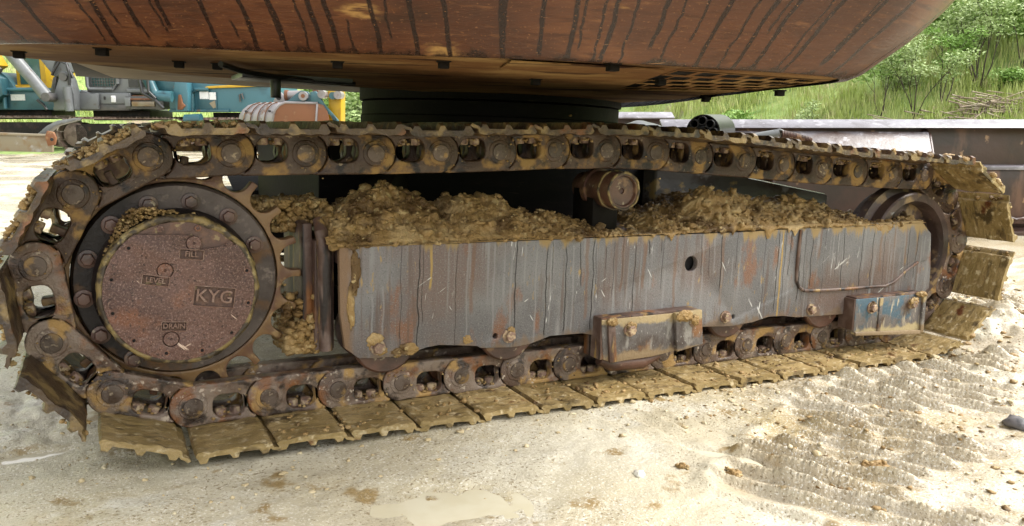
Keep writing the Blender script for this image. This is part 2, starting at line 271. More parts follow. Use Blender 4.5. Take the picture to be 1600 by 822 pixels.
M['glass_dark'] = mat('dark_glass', (0.02, 0.024, 0.028), [dict(c=(0.06, .06, .05), s=5, lo=.55, hi=.65)], rough=.1)
M['chrome'] = mat('steel_rod', (0.5, 0.5, 0.5), rough=.2, metal=1)
M['white'] = mat('white_sticker', (0.6, 0.6, 0.6), [dict(c=(0.36, 0.4, 0.416), s=25, lo=.58, hi=.64)], rough=.5)
M['bgtrack'] = mat('far_track_rust', (0.154, 0.105, 0.084), [dict(c=(0.084, 0.049, 0.035), s=6, lo=.45, hi=.6), dict(c=(0.28, 0.231, 0.196), s=9, lo=.58, hi=.68)], rough=.5, hvar=.2)
M['blade'] = mat('blade_steel', (0.195, 0.1613, 0.1087), [dict(c=(0.165, 0.0975, 0.0375), s=2.5, lo=.5, hi=.64), dict(c=(0.27, 0.255, 0.2325), s=4, lo=.55, hi=.66)], rough=.35)
M['rust_bright'] = mat('orange_rust', (0.15, 0.054, 0.0165), [dict(c=(0.0975, 0.03375, 0.01275), s=4, lo=.45, hi=.62), dict(c=(0.21, 0.105, 0.045), s=8, lo=.6, hi=.68)], rough=.6)
M['bucket'] = mat('bucket_worn', (0.225, 0.2063, 0.2137), [dict(c=(0.165, 0.1462, 0.1462), s=4, lo=.48, hi=.62), dict(c=(0.1275, 0.0675, 0.0375), s=7, lo=.62, hi=.7)], rough=.3, metal=.2)
M['girder'] = mat('girder_rust', (0.052, 0.0224, 0.0168), [dict(c=(0.028, 0.0144, 0.012), s=2.6, lo=.45, hi=.62), dict(c=(0.112, 0.056, 0.036), s=5, lo=.53, hi=.66, st=(1, 1, .3), d=7), dict(c=(0.288, 0.168, 0.088), s=6, lo=.62, hi=.68, d=9)], rough=.4, bump=[(25, .5, 6)], rnd=False)
M['girder_wet'] = mat('girder_sheen', (0.155, 0.145, 0.165), [dict(c=(0.10, .09, .10), s=8, lo=.46, hi=.64, d=8), dict(c=(.05, .028, .022), s=5, lo=.55, hi=.63, d=9, st=(.5, 1, 1)), dict(c=(.26, .25, .275), s=14, lo=.54, hi=.66, d=8)], rough=.32, bump=[(25, .6, 6), (90, .4, 4)], rnd=False)  # pale colour holds the sky's sheen on the wet flanges
M['girder_sheet'] = mat('girder_sheet_scraped', (0.13, 0.118, 0.13), [dict(c=(0.075, .05, .045), s=5, lo=.46, hi=.62, d=9, st=(.7, 1, 1)), dict(c=(.24, .225, .245), s=18, lo=.52, hi=.66, d=9), dict(c=(.05, .026, .02), s=9, lo=.57, hi=.65, d=9)], rough=.4, bump=[(25, .7, 6), (90, .5, 4)], rnd=False)
M['bark'] = mat('dark_bark', (0.045, 0.033, 0.024), [dict(c=(0.09, .07, .05), s=12, lo=.5, hi=.64)], rough=.9)
def leafmat(name, a, b, c):
    return mat(name, a, [dict(c=b, s=2.2, lo=.42, hi=.6, d=3), dict(c=c, s=7, lo=.54, hi=.66, d=3)], rough=.6, spec=.25)
M['leaf'] = leafmat('leaf_green', (0.17, 0.29, 0.06), (0.24, 0.37, 0.1), (0.1, 0.19, 0.035))
M['leaf_pale'] = leafmat('leaf_pale', (0.3, 0.39, 0.16), (0.38, 0.46, 0.22), (0.2, 0.29, 0.09))
M['leaf_dark'] = leafmat('leaf_dark', (0.12, 0.24, 0.04), (0.17, 0.31, 0.06), (0.06, 0.13, 0.022))
M['grass'] = leafmat('grass_green', (0.31, 0.38, 0.10), (0.38, 0.43, 0.15), (0.42, 0.38, 0.20))
M['twig'] = mat('dry_twigs', (0.22, 0.17, 0.12), [dict(c=(0.33, .28, .21), s=6, lo=.45, hi=.6)], rough=.9)
M['hill'] = mat('hill_soil_grass', (0.19, 0.27, 0.07), [dict(c=(0.25, .33, .10), s=.8, lo=.45, hi=.6, d=6), dict(c=(0.28, .22, .15), s=.5, lo=.57, hi=.66, d=7), dict(c=(.10, .17, .04), s=3, lo=.55, hi=.66, d=6)], rough=.9, bump=[(6, .8, 6, (1, 1, 1), .1)], rnd=False)
M['ground'] = mat('wet_clay', (0.40, 0.352, 0.25), [
    dict(c=(0.47, 0.43, 0.335), s=1.3, lo=.42, hi=.62, d=7),
    dict(c=(0.33, 0.265, 0.14), s=2.0, lo=.53, hi=.68, d=8, r=.3),
    dict(c=(0.50, 0.465, 0.38), s=5, lo=.54, hi=.66, d=8, r=.22),
    dict(c=(0.25, 0.175, 0.075), s=8.5, lo=.59, hi=.67, d=11, r=.35),
    dict(kind='attr', name='churned', c=(0.30, 0.225, 0.125), s=6, a=.5, r=.35),
    dict(c=(0.60, .565, .49), s=150, lo=.54, hi=.66, d=4, mask=(1.7, .36, .52)),
    dict(c=(0.19, .145, .08), s=130, lo=.56, hi=.67, d=4, mask=(2.2, .32, .48)),
    dict(r=.14, s=1.1, lo=.47, hi=.56, d=5)],
    rough=.42, bump=[(30, .4, 8, (1, 1, 1), .005), (120, .5, 5, (1, 1, 1), .005), (330, .7, 3, (1, 1, 1), .003)], rnd=False, spec=.5)
M['puddle'] = mat('muddy_water', (0.44, 0.395, 0.28), [dict(c=(.48, .44, .33), s=4, lo=.45, hi=.6)], rough=.08, bump=[(9, .03, 2)], rnd=False)
M['clod'] = mat('clay_clods', (0.40, 0.315, 0.18), [dict(c=(0.50, .43, .29), s=9, lo=.46, hi=.6), dict(c=(.24, .16, .065), s=8, lo=.56, hi=.68)], rough=.6, bump=[(90, .8, 6)], rnd=False)
M['stone'] = mat('pale_stone', (0.68, 0.65, 0.58), [dict(c=(.5, .46, .38), s=30, lo=.5, hi=.64)], rough=.6, bump=[(60, .5, 5)])
M['coal'] = mat('dark_scrap', (0.04, 0.038, 0.042), [dict(c=(.12, .11, .11), s=20, lo=.5, hi=.62)], rough=.5, bump=[(60, .5, 5)])

# ------------------------------------------------------------------ geometry helpers
class MB:
    def __init__(s): s.v = []; s.f = []
    def add(s, vs, fs, X=None):
        o = len(s.v); s.v += [tuple(X @ Vector(p)) if X is not None else tuple(p) for p in vs]; s.f += [[i + o for i in q] for q in fs]; return s
    def box(s, x0, x1, y0, y1, z0, z1, X=None):
        return s.add([(x0, y0, z0), (x1, y0, z0), (x1, y1, z0), (x0, y1, z0), (x0, y0, z1), (x1, y0, z1), (x1, y1, z1), (x0, y1, z1)],
                     [(0, 3, 2, 1), (4, 5, 6, 7), (0, 1, 5, 4), (1, 2, 6, 5), (2, 3, 7, 6), (3, 0, 4, 7)], X)
    def prism(s, poly, y0, y1, X=None):          # polygon in xz, extruded along y
        n = len(poly); v = [(x, y0, z) for x, z in poly] + [(x, y1, z) for x, z in poly]
        return s.add(v, [list(range(n)), list(range(2 * n - 1, n - 1, -1))] + [(i, i + n, (i + 1) % n + n, (i + 1) % n) for i in range(n)], X)
    def lathe(s, prof, n=32, X=None, cap=True):   # profile (y, r), axis y
        v = []; f = []
        for y, r in prof:
            for k in range(n):
                a = 2 * PI * k / n; v.append((r * math.cos(a), y, r * math.sin(a)))
        for j in range(len(prof) - 1):
            for k in range(n): f.append((j * n + k, j * n + (k + 1) % n, (j + 1) * n + (k + 1) % n, (j + 1) * n + k))
        if cap: f.append(list(range(n - 1, -1, -1))); f.append([(len(prof) - 1) * n + k for k in range(n)])
        return s.add(v, f, X)
    def tube(s, pts, r, n=8, cap=True):
        pts = [Vector(p) for p in pts]; v = []; f = []; ref = Vector((0.3, 0.2, 1)).normalized()
        for i, p in enumerate(pts):
            t = (pts[min(i + 1, len(pts) - 1)] - pts[max(i - 1, 0)]).normalized()
            a = t.cross(ref)
            if a.length < .05: a = t.cross(Vector((1, 0, 0)))
            a.normalize(); b = a.cross(t); rr = r[i] if isinstance(r, (list, tuple)) else r
            for k in range(n):
                q = 2 * PI * k / n; v.append(p + a * (rr * math.cos(q)) + b * (rr * math.sin(q)))
        for i in range(len(pts) - 1):
            for k in range(n): f.append((i * n + k, i * n + (k + 1) % n, (i + 1) * n + (k + 1) % n, (i + 1) * n + k))
        if cap: f.append(list(range(n - 1, -1, -1))); f.append([(len(pts) - 1) * n + k for k in range(n)])
        return s.add(v, f)
    def mesh(s, name, mt, bevel=0, smooth=40, seg=2):
        me = bpy.data.meshes.new(name); bm = bmesh.new()
        vs = [bm.verts.new(p) for p in s.v]
        for q in s.f:
            try: bm.faces.new([vs[i] for i in q])
            except ValueError: pass
        finish(bm, me, mt, bevel, smooth, seg); return me
def finish(bm, me, mt, bevel=0, smooth=40, seg=2):
    bmesh.ops.recalc_face_normals(bm, faces=bm.faces)
    if bevel:
        es = [e for e in bm.edges if len(e.link_faces) == 2 and e.calc_face_angle(0) > math.radians(28)]
        bmesh.ops.bevel(bm, geom=es, offset=bevel, segments=seg, affect='EDGES', clamp_overlap=True, profile=.5)
    if smooth:
        for q in bm.faces: q.smooth = True
        for e in bm.edges:
            if len(e.link_faces) == 2 and e.calc_face_angle(0) > math.radians(smooth): e.smooth = False
    bm.to_mesh(me); bm.free()
    if mt is not None: me.materials.append(mt)
def plate(name, outer, holes, y0, y1, mt, bevel=0, smooth=40, rough_edge=None):
    """outline in xz with holes, extruded along y"""
    bm = bmesh.new(); es = []
    for loop in [outer] + list(holes):
        vs = [bm.verts.new((x, y0, z)) for x, z in loop]
        es += [bm.edges.new((vs[i], vs[(i + 1) % len(vs)])) for i in range(len(vs))]
    bmesh.ops.triangle_fill(bm, use_beauty=True, use_dissolve=False, edges=es)
    bmesh.ops.dissolve_limit(bm, angle_limit=.01, verts=bm.verts, edges=[e for e in bm.edges if len(e.link_faces) == 2])
    r = bmesh.ops.extrude_face_region(bm, geom=list(bm.faces))
    for g in r['geom']:
        if isinstance(g, bmesh.types.BMVert): g.co.y = y1
    me = bpy.data.meshes.new(name); finish(bm, me, mt, bevel, smooth); return me
def np_mesh(name, V, Q, mt, smooth=True, uv=None):
    V = np.asarray(V, np.float32); Q = np.asarray(Q, np.int32); k = Q.shape[1]
    me = bpy.data.meshes.new(name); me.vertices.add(len(V)); me.vertices.foreach_set('co', V.ravel())
    me.loops.add(Q.size); me.loops.foreach_set('vertex_index', Q.ravel())
    me.polygons.add(len(Q)); me.polygons.foreach_set('loop_start', np.arange(0, Q.size, k, dtype=np.int32))
    me.update(calc_edges=True)
    me.polygons.foreach_set('use_smooth', np.full(len(Q), smooth))
    if uv is not None:
        l = me.uv_layers.new(name='UVMap'); l.data.foreach_set('uv', np.asarray(uv, np.float32)[Q.ravel()].ravel())
    me.materials.append(mt); me.validate(); return me
def arc(cx, cz, r, a0, a1, n):
    return [(cx + r * math.cos(math.radians(a0 + (a1 - a0) * i / n)), cz + r * math.sin(math.radians(a0 + (a1 - a0) * i / n))) for i in range(n + 1)]
def rrect(x0, x1, z0, z1, r, n=4):
    return arc(x1 - r, z1 - r, r, 0, 90, n) + arc(x0 + r, z1 - r, r, 90, 180, n) + arc(x0 + r, z0 + r, r, 180, 270, n) + arc(x1 - r, z0 + r, r, 270, 360, n)

def tag(o, label=None, cat=None, group=None, kind=None):
    if label: o['label'] = label
    if cat: o['category'] = cat
    if group: o['group'] = group
    if kind: o['kind'] = kind
    return o
def obj(name, me, parent=None, loc=(0, 0, 0), rot=(0, 0, 0), X=None):
    o = bpy.data.objects.new(name, me); COL.objects.link(o)
    if parent is not None: o.parent = parent
    if X is not None: o.matrix_basis = X
    else: o.location = loc; o.rotation_euler = rot
    return o
def empty(name, label, cat, loc=(0, 0, 0), rz=0, group=None, X=None):
    o = obj(name, None, None, loc, (0, 0, rz), X); o.empty_display_size = .2
    return tag(o, label, cat, group)
def hexbolt(r, h, mt, name='bolt', washer=True):
    b = MB(); b.lathe([(-h, r * .86), (-h * .86, r), (0, r)], 6)
    if washer: b.lathe([(-h * .22, r * 1.35), (0.004, r * 1.35)], 16)
    return b.mesh(name, mt, 0, 30)
def roty(a): return Matrix.Rotation(a, 4, 'Y')
def T(x, y, z): return Matrix.Translation((x, y, z))

# ================================================================== THE EXCAVATOR
EX = empty('crawler_excavator', 'large rust brown crawler excavator overhead with mud caked tracks in the foreground', 'excavator', X=MACHINE)

# ---- track chain: pin positions in the machine frame, link A->B with the inside of the loop on +ez
PITCH_L = .19
R_S = PITCH_L / (2 * math.sin(PI / 10.5))
pins = []
for k in range(6):
    a = 1.7767 + k * 2 * PI / 10.5; pins.append((R_S * math.cos(a), R_S * math.sin(a)))
pins[5] = (0.022, -.334)
for k in range(14): pins.append((.216 + .19 * k, -.329))
pins += [(2.868, -.283), (3.016, -.162), (3.068, .030), (2.975, .203)]
pins += [(2.802, .299), (2.615, .302), (2.416, .310), (2.228, .317), (2.031, .329), (1.843, .339), (1.648, .350), (1.461, .360), (1.268, .362),
         (1.078, .359), (.892, .349), (.702, .342), (.510, .336), (.318, .332), (.128, .328)]
NP = len(pins)

def link_outer():
    o = arc(0, 0, .057, 95, 262, 12)                                  # rounded boss end
    o += [(.02, -.053), (.150, -.053), (.158, -.046)]
    o += arc(.19, 0, .060, 222, 128, 8)                               # hollow that takes the next boss
    o += [(.168, .058)]
    hole = rrect(.047, .127, -.040, .024, .024, 4)
    return plate('track_link', o, [hole], 0.0, .034, None, .0045, 50)
def link_tail():
    b = MB()
    b.prism(arc(.19, 0, .050, -90, 90, 8) + [(.11, .052), (.11, .036), (.142, .03), (.142, -.03), (.11, -.044), (.11, -.051)], .036, .066)
    b.prism([(-.03, .048), (-.03, .0555), (.185, .0555), (.185, .048)], .003, .050)   # rail
    b.lathe([(-.0022, .034), (-.0012, .0365), (.004, .038)], 20)                       # boss ring
    return b
def make_link(mt):
    me = link_outer()
    t = link_tail().mesh('tail', mt, .003, 40)
    bm = bmesh.new(); bm.from_mesh(me); bm.from_mesh(t)
    fin = bpy.data.meshes.new('track_link')
    # hand-cast look: tiny wobble
    V = np.array([v.co for v in bm.verts]); d = fbm(V * 28, 3) * .0011
    for v, q in zip(bm.verts, d): v.co.y += float(q); v.co.z += float(q) * .8
    for q in bm.faces: q.smooth = True
    for e in bm.edges:
        if len(e.link_faces) == 2 and e.calc_face_angle(0) > math.radians(48): e.smooth = False
    bm.to_mesh(fin); bm.free(); fin.materials.append(mt); return fin
link_top = make_link(M['link']); link_low = make_link(M['link_low'])  # top run darker, counterweight shade in its colour; low run caked with mud
pb = MB(); pb.lathe([(-.0070, .017), (-.0060, .0235), (-.0030, .0250), (.03, .0250)], 20)
pin_me = pb.mesh('pin', M['pin'], 0, 35)
b = MB(); b.lathe([(0, .0), (0.003, .012), (.012, .0145), (.024, .0145), (.026, .024), (.030, .024)], 6, cap=False)
# nut standing on the shoe inside the window, axis along local z
nb = MB(); nb.lathe([(-.030, .011), (-.028, .0165), (-.004, .0165), (-.004, .023), (0.002, .023)], 6)
nut_me = nb.mesh('bolt', M['nut'], .0015, 30)

def shoe_mesh(mt, y0, y1, seed):
    """triple-grouser shoe; local x along the chain, z+ to the inside"""
    top = [(-.018, -.0600), (-.013, -.0540), (-.004, -.0532), (.05, -.0535), (.10, -.0535), (.150, -.0535), (.158, -.0560), (.162, -.067), (.176, -.070), (.184, -.076)]
    g = .018
    top = top[:3] + [(x, -.0533) for x in np.linspace(.008, .144, 13)] + top[5:]
    bot = [(.178, -.081), (.168, -.076), (.160, -.074), (.154, -.0680), (.1495, -.0665 - g), (.136, -.0665 - g), (.128, -.0665), (.096, -.0655), (.084, -.0655), (.0785, -.0655 - g), (.067, -.0655 - g), (.059, -.0655),
           (.03, -.0655), (.012, -.0655), (.0055, -.0660 - g), (-.008, -.0660 - g), (-.0135, -.066)]
    poly = top + bot; n = len(poly); ys = np.concatenate([np.linspace(y0, y0 + .23, 22), np.linspace(y0 + .26, y1, 8)])
    rnd = np.random.default_rng(seed)
    V = []
    for j, y in enumerate(ys):
        e = min(j, len(ys) - 1 - j)
        for (x, z) in poly:
            zz = z
            if z < -.083 and e == 0: zz = -.0665 - g * .6                 # tapered grouser ends
            V.append((x, y, zz))
    V = np.array(V); P = V.copy(); P[:, 0] += seed
    face = V[:, 2] > -.0545
    V[:, 2] += fbm(P * 22, 3) * .0017 + face * (np.abs(fbm(P * np.array([30, 16, 1]) + 4, 4)) * .0055 - .002 + crumbs(P * 60) * .0028 * sstep(0, .3, fbm(P * 9 + 2, 2))); V[:, 0] += fbm(P * 19 + 7, 3) * .0017
    V[:, 1] += np.where((V[:, 1] == y0) | (V[:, 1] == y1), fbm(P * 35 + 3, 3) * .003, 0)
    bm = bmesh.new(); vs = [bm.verts.new(p) for p in V]
    for j in range(len(ys) - 1):
        for k in range(n): bm.faces.new((vs[j * n + k], vs[j * n + (k + 1) % n], vs[(j + 1) * n + (k + 1) % n], vs[(j + 1) * n + k]))
    bm.faces.new(vs[:n]); bm.faces.new(vs[-n:][::-1])
    me = bpy.data.meshes.new('track_shoe'); finish(bm, me, mt, 0, 35); return me
SH0, SH1 = -.20, .39
shoes_low = [shoe_mesh(M['shoe'], SH0, SH1, s) for s in (1, 2, 3)]
shoes_top = [shoe_mesh(M['shoe_dark'], SH0, SH1, s) for s in (4, 5, 6)]
FAR_DY = 2.20
for i in range(NP):
    A = Vector((pins[i][0], 0, pins[i][1])); Bp = Vector((pins[(i + 1) % NP][0], 0, pins[(i + 1) % NP][1]))
    d = Bp - A; ang = math.atan2(-d.z, d.x); s = d.length / PITCH_L
    X = Matrix.Translation(A) @ roty(ang) @ Matrix.Diagonal((s, 1, 1, 1))
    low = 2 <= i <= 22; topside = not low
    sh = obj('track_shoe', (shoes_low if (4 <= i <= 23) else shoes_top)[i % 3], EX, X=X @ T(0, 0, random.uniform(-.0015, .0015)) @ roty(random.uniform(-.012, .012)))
    lk = obj('track_link', link_low if low else link_top, EX, X=X)
    pn = obj('pin', pin_me, lk)
    for bx in (.066, .106):
        obj('bolt', nut_me, lk, X=T(bx + random.uniform(-.002, .002), .032, -.051) @ Matrix.Rotation(random.uniform(0, 1), 4, 'Z') @ Matrix.Rotation(-PI / 2, 4, 'X'))
    # inner row of links and the far track (same kind, farther in)
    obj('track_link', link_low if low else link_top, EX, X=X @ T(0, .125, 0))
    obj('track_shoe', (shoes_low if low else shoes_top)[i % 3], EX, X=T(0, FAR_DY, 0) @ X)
    obj('track_link', link_low if low else link_top, EX, X=T(0, FAR_DY, 0) @ X)

# ---- sprocket and final drive
def gear_outline(n, ro, ri):
    out = []; rs = .0355; rc = ri + rs
    for k in range(n):
        a = 2 * PI * (k + .5) / n; ca, sa = math.cos(a), math.sin(a)
        def pt(o, t): return ((rc + o) * ca - t * sa, (rc + o) * sa + t * ca)
        out.append(pt(ro - rc - .003, -.0375))
        for i in range(13):
            f = math.radians(-100 - 160 * i / 12); out.append(pt(rs * math.cos(f), rs * math.sin(f)))
        out.append(pt(ro - rc - .003, .0375))
        a2 = a + PI / n; out.append((ro * math.cos(a2), ro * math.sin(a2)))
    return out
SPK = 21
ring_hole = [(.2520 * math.cos(2 * PI * k / 48), .2520 * math.sin(2 * PI * k / 48)) for k in range(48)]
sp = obj('sprocket', plate('sprocket', gear_outline(SPK, .317, .264), [ring_hole], .060, .105, M['sprocket_teeth'], .003), EX)
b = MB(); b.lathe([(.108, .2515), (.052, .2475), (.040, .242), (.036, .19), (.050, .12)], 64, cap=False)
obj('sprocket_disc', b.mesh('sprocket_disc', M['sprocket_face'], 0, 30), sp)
fd = obj('final_drive', None, EX, (-.005, 0, -.012))
b = MB(); b.lathe([(.10, .199), (.022, .198), (.016, .193), (.006, .189), (-.046, .186)], 64, cap=False)
hd = b.mesh('final_drive', M['hub_dark'], 0, 30); fd.data = None
bpy.data.objects.remove(fd); fd = obj('final_drive', hd, EX, (-.005, 0, -.012))
# crusted rim round the cover
n = 96; V = []; Q = []
prof = [(-.036, .189), (-.050, .189), (-.058, .184), (-.059, .177), (-.054, .172)]
for j, (y, r) in enumerate(prof):
    for k in range(n):
        a = 2 * PI * k / n; V.append((r * math.cos(a), y, r * math.sin(a)))
V = np.array(V); dd = fbm(V * 45, 4) * .004; rr = np.hypot(V[:, 0], V[:, 2]); V[:, 0] *= 1 + dd / rr; V[:, 2] *= 1 + dd / rr; V[:, 1] += fbm(V * 50 + 9, 3) * .0022
for j in range(len(prof) - 1):
    for k in range(n): Q.append((j * n + k, j * n + (k + 1) % n, (j + 1) * n + (k + 1) % n, (j + 1) * n + k))
obj('cover_rim', np_mesh('cover_rim', V, Q, M['cover_rim']), fd)
cover_holes = [(-.119, .099), (-.048, .144), (.038, .144), (.111, .103), (.153, .033), (.155, -.051), (.113, -.127), (.041, -.167), (-.043, -.167), (-.115, -.129), (-.159, -.058), (-.159, .024)]
ox, oz = -.005, -.012
# the cover: disc with drilled holes and three rectangular recesses
def circ(cx, cz, r, n): return [(cx + r * math.cos(2 * PI * k / n), cz + r * math.sin(2 * PI * k / n)) for k in range(n)]
plugs = [(.028, .107), (-.040, .041), (-.031, -.132)]
def tilt_rect(cx, cz, w, h, a):
    c, s = math.cos(a), math.sin(a); return [(cx + x * c - z * s, cz + x * s + z * c) for x, z in ((-w, -h), (w, -h), (w, h), (-w, h))]
panels = [(.022, .079, .028, .0125, -.10, 'FILL', .018), (-.062, .0175, .031, .0120, -.16, 'LEVEL', .0168), (-.023, -.100, .029, .0115, -.07, 'DRAIN', .0165), (.073, -.031, .049, .0255, -.13, 'KYG', .044)]
holes = [circ(x - ox, z - oz, .0042, 10) for x, z in cover_holes] + [circ(x - ox, z - oz, .0200, 20) for x, z in plugs] + [tilt_rect(p[0] - ox, p[1] - oz, p[2], p[3], p[4]) for p in panels]
obj('cover_plate', plate('cover_plate', circ(0, 0, .1755, 72), holes, -.062, -.052, M['cover'], .0012, 40), fd)
b = MB(); b.lathe([(-.0535, .002), (-.0535, .172), (-.04, .174)], 48, cap=False)
obj('cover_backing', b.mesh('cover_backing', M['recess'], 0, 30), fd)
b = MB(); b.lathe([(-.0615, .0035), (-.0615, .0168), (-.060, .0178), (-.045, .0178)], 20, cap=False); b.lathe([(-.0575, .0001), (-.0575, .0036), (-.0618, .0036)], 6, cap=False)
plug_me = b.mesh('drain_plug', M['cover'], 0, 30)
for x, z in plugs: obj('drain_plug', plug_me, fd, (x - ox, 0, z - oz))
b = MB(); b.lathe([(-.0628, .0045), (-.0628, .0075), (-.060, .008)], 14, cap=False)
ring_me = b.mesh('screw_boss', M['cover'], 0, 30)
b = MB(); b.lathe([(-.0542, .0001), (-.0542, .0052)], 12, cap=False); dark_me = b.mesh('screw_hole', M['black'], 0, 0)
for x, z in cover_holes:
    obj('screw_boss', ring_me, fd, (x - ox, 0, z - oz)); obj('screw_hole', dark_me, fd, (x - ox, -.0004, z - oz))
def text_mesh(txt, size, ext, mt):
    cu = bpy.data.curves.new('text', 'FONT'); cu.body = txt; cu.size = size; cu.extrude = ext; cu.align_x = 'CENTER'; cu.align_y = 'CENTER'; cu.bevel_depth = .0004; cu.resolution_u = 3
    o = bpy.data.objects.new('text', cu); COL.objects.link(o); bpy.context.view_layer.update()
    me = bpy.data.meshes.new_from_object(o.evaluated_get(bpy.context.evaluated_depsgraph_get())); bpy.data.objects.remove(o)
    me.materials.clear(); me.materials.append(mt); return me
for x, z, wd, ht, a, t, sz in panels:
    me = text_mesh(t, sz, .0035, M['letter'])
    obj('lettering', me, fd, X=T(x - ox, -.0575, z - oz) @ roty(-a) @ Matrix.Rotation(PI / 2, 4, 'X') @ Matrix.Diagonal((1.04, 1.05, 1, 1)))
    fr = MB()
    for (ax, az, bx, bz) in ((-wd, -ht, wd, -ht), (wd, -ht, wd, ht), (wd, ht, -wd, ht), (-wd, ht, -wd, -ht)):
        fr.tube([(ax, -.0618, az), (bx, -.0618, bz)], .0011, 5)
    obj('raised_border', fr.mesh('raised_border', M['letter']), fd, X=T(x - ox, 0, z - oz) @ roty(-a))
hb = hexbolt(.0155, .020, M['hub_dark'], 'flange_bolt')
hb2 = MB(); hb2.lathe([(-.020, .0145), (-.018, .0165), (0, .0165)], 6); hb2.lathe([(-.005, .023), (.004, .023)], 18)
hb = hb2.mesh('flange_bolt', M['roller'], .001, 30)
for k in range(9):
    a = math.radians(27 + 26.6 * k)
    obj('flange_bolt', hb, fd, X=T(.2165 * math.cos(a), .036, .2165 * math.sin(a)) @ roty(random.random()))

# ---- side frame
FY = -.05
fr_out = [(.395, .087), (.711, .085), (1.382, .089), (1.845, .096), (2.057, .101), (2.730, .121), (2.752, .119), (2.815, .068), (2.836, -.077), (2.841, -.157), (2.798, -.181), (2.374, -.234), (2.111, -.229), (2.043, -.219), (1.971, -.217), (1.896, -.232),
          (1.799, -.239), (1.655, -.231), (1.241, -.229), (1.180, -.216), (1.063, -.215), (.991, -.235), (.932, -.240), (.824, -.233), (.813, -.226), (.694, -.212), (.651, -.216), (.583, -.234), (.501, -.234), (.450, -.229), (.412, -.198), (.398, -.10)]
sf = obj('side_frame', plate('side_frame', fr_out, [circ(1.600, -.008, .0262, 28), circ(.872, -.200, .009, 12), circ(1.803, -.205, .009, 12)], FY, FY + .022, M['frame'], .004), EX)
b = MB(); b.prism([(FY + .022, .078), (.10, .100), (.36, .118), (.36, .04), (FY + .022, .03)], 0, 2.30, X=Matrix(((0, 1, 0, .402), (1, 0, 0, 0), (0, 0, 1, 0), (0, 0, 0, 1))))
obj('top_plate', b.mesh('top_plate', M['frame_rust'], .003), sf)
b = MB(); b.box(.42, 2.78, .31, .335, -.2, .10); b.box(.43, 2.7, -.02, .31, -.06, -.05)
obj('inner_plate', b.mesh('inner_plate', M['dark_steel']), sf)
b = MB(); b.box(1.52, 1.68, -.0135, -.0115, -.09, .07); obj('hole_backing', b.mesh('hole_backing', M['black']), sf)
# left end: rounded nose bar and set-back plate
b = MB(); b.tube([(.373, .005, -.212), (.370, .002, -.1), (.366, .0, .06), (.362, .012, .120), (.360, .04, .150)], [.019, .021, .021, .019, .015], 12)
obj('nose_bar', b.mesh('nose_bar', M['frame_rust']), sf)
b = MB(); b.box(.318, .345, .045, .30, -.20, .140); b.box(.345, .40, .02, .30, -.215, .095)
obj('end_plate', b.mesh('end_plate', M['frame_rust'], .004), sf)
# raised panel on the right, ringed by a weld
wl = [(2.090, .098), (2.087, .03), (2.086, -.048), (2.090, -.088), (2.104, -.114), (2.132, -.127), (2.18, -.131), (2.35, -.133), (2.50, -.133), (2.569, -.133), (2.62, -.118), (2.68, -.078), (2.744, -.045), (2.80, -.04)]
rp = wl + [(2.822, -.02), (2.806, .066), (2.745, .112), (2.72, .112)]
obj('raised_panel', plate('raised_panel', rp, [], FY - .0045, FY + .001, M['frame'], .002), sf)
b = MB(); b.tube([(x, FY - .004 + random.uniform(-.001, .001), z + random.uniform(-.001, .001)) for x, z in wl[:-1]], [.0062 + random.uniform(-.001, .001) for _ in wl[:-1]], 8)
obj('weld_seam', b.mesh('weld_seam', M['frame_rust']), sf)
fb = hexbolt(.0165, .020, M['nut'], 'bolt')
for x, z in ((.505, -.203), (.917, -.202), (1.765, -.202), (2.178, -.203)): obj('bolt', fb, sf, X=T(x, FY, z) @ roty(random.random()))
# mud smeared round the lower bolts (grown lumps on the frame)
def lumps(spots, seed, mt, name='mud_smear'):
    rnd = np.random.default_rng(seed); V = []; Q = []
    bm = bmesh.new(); bmesh.ops.create_icosphere(bm, subdivisions=4, radius=1); bm.verts.ensure_lookup_table()
    IV = np.array([v.co for v in bm.verts]); IF = np.array([[v.index for v in f.verts] for f in bm.faces]); bm.free()
    o = 0
    for (x, y, z, sx, sy, sz) in spots:
        P = IV.copy(); P *= (.62 + .30 * fbm(IV * 1.6 + rnd.uniform(0, 90, 3), 3) + .38 * crumbs(IV * 2.6 + rnd.uniform(0, 90, 3)))[:, None]
        a = rnd.uniform(0, 6.3); c, s = math.cos(a), math.sin(a)
        P = P @ np.array([[c, s, 0], [-s, c, 0], [0, 0, 1]]) if sx == sz else P
        V.append(P * (sx, sy, sz) + (x, y, z)); Q.append(IF + o); o += len(IV)
    return np_mesh(name, np.concatenate(V), np.concatenate(Q), mt)
tag(obj('mud_smear', lumps([(.500, FY, -.185, 0.0255, 0.0072, 0.0255), (.515, FY, -.212, 0.02125, 0.0072, 0.017), (.60, FY + .002, -.216, 0.034, 0.0084, 0.0204), (.565, FY + .003, -.222, 0.02125, 0.0084, 0.0153), (.78, FY + .002, -.205, 0.02125, 0.0048, 0.0153), (.925, FY, -.19, 0.017, 0.0072, 0.017),
                        (.440, FY - .001, .02, 0.0153, 0.0036, 0.068), (.428, FY - .001, -.08, 0.0119, 0.003, 0.068)], 5, M['mud']), sf), kind='stuff')
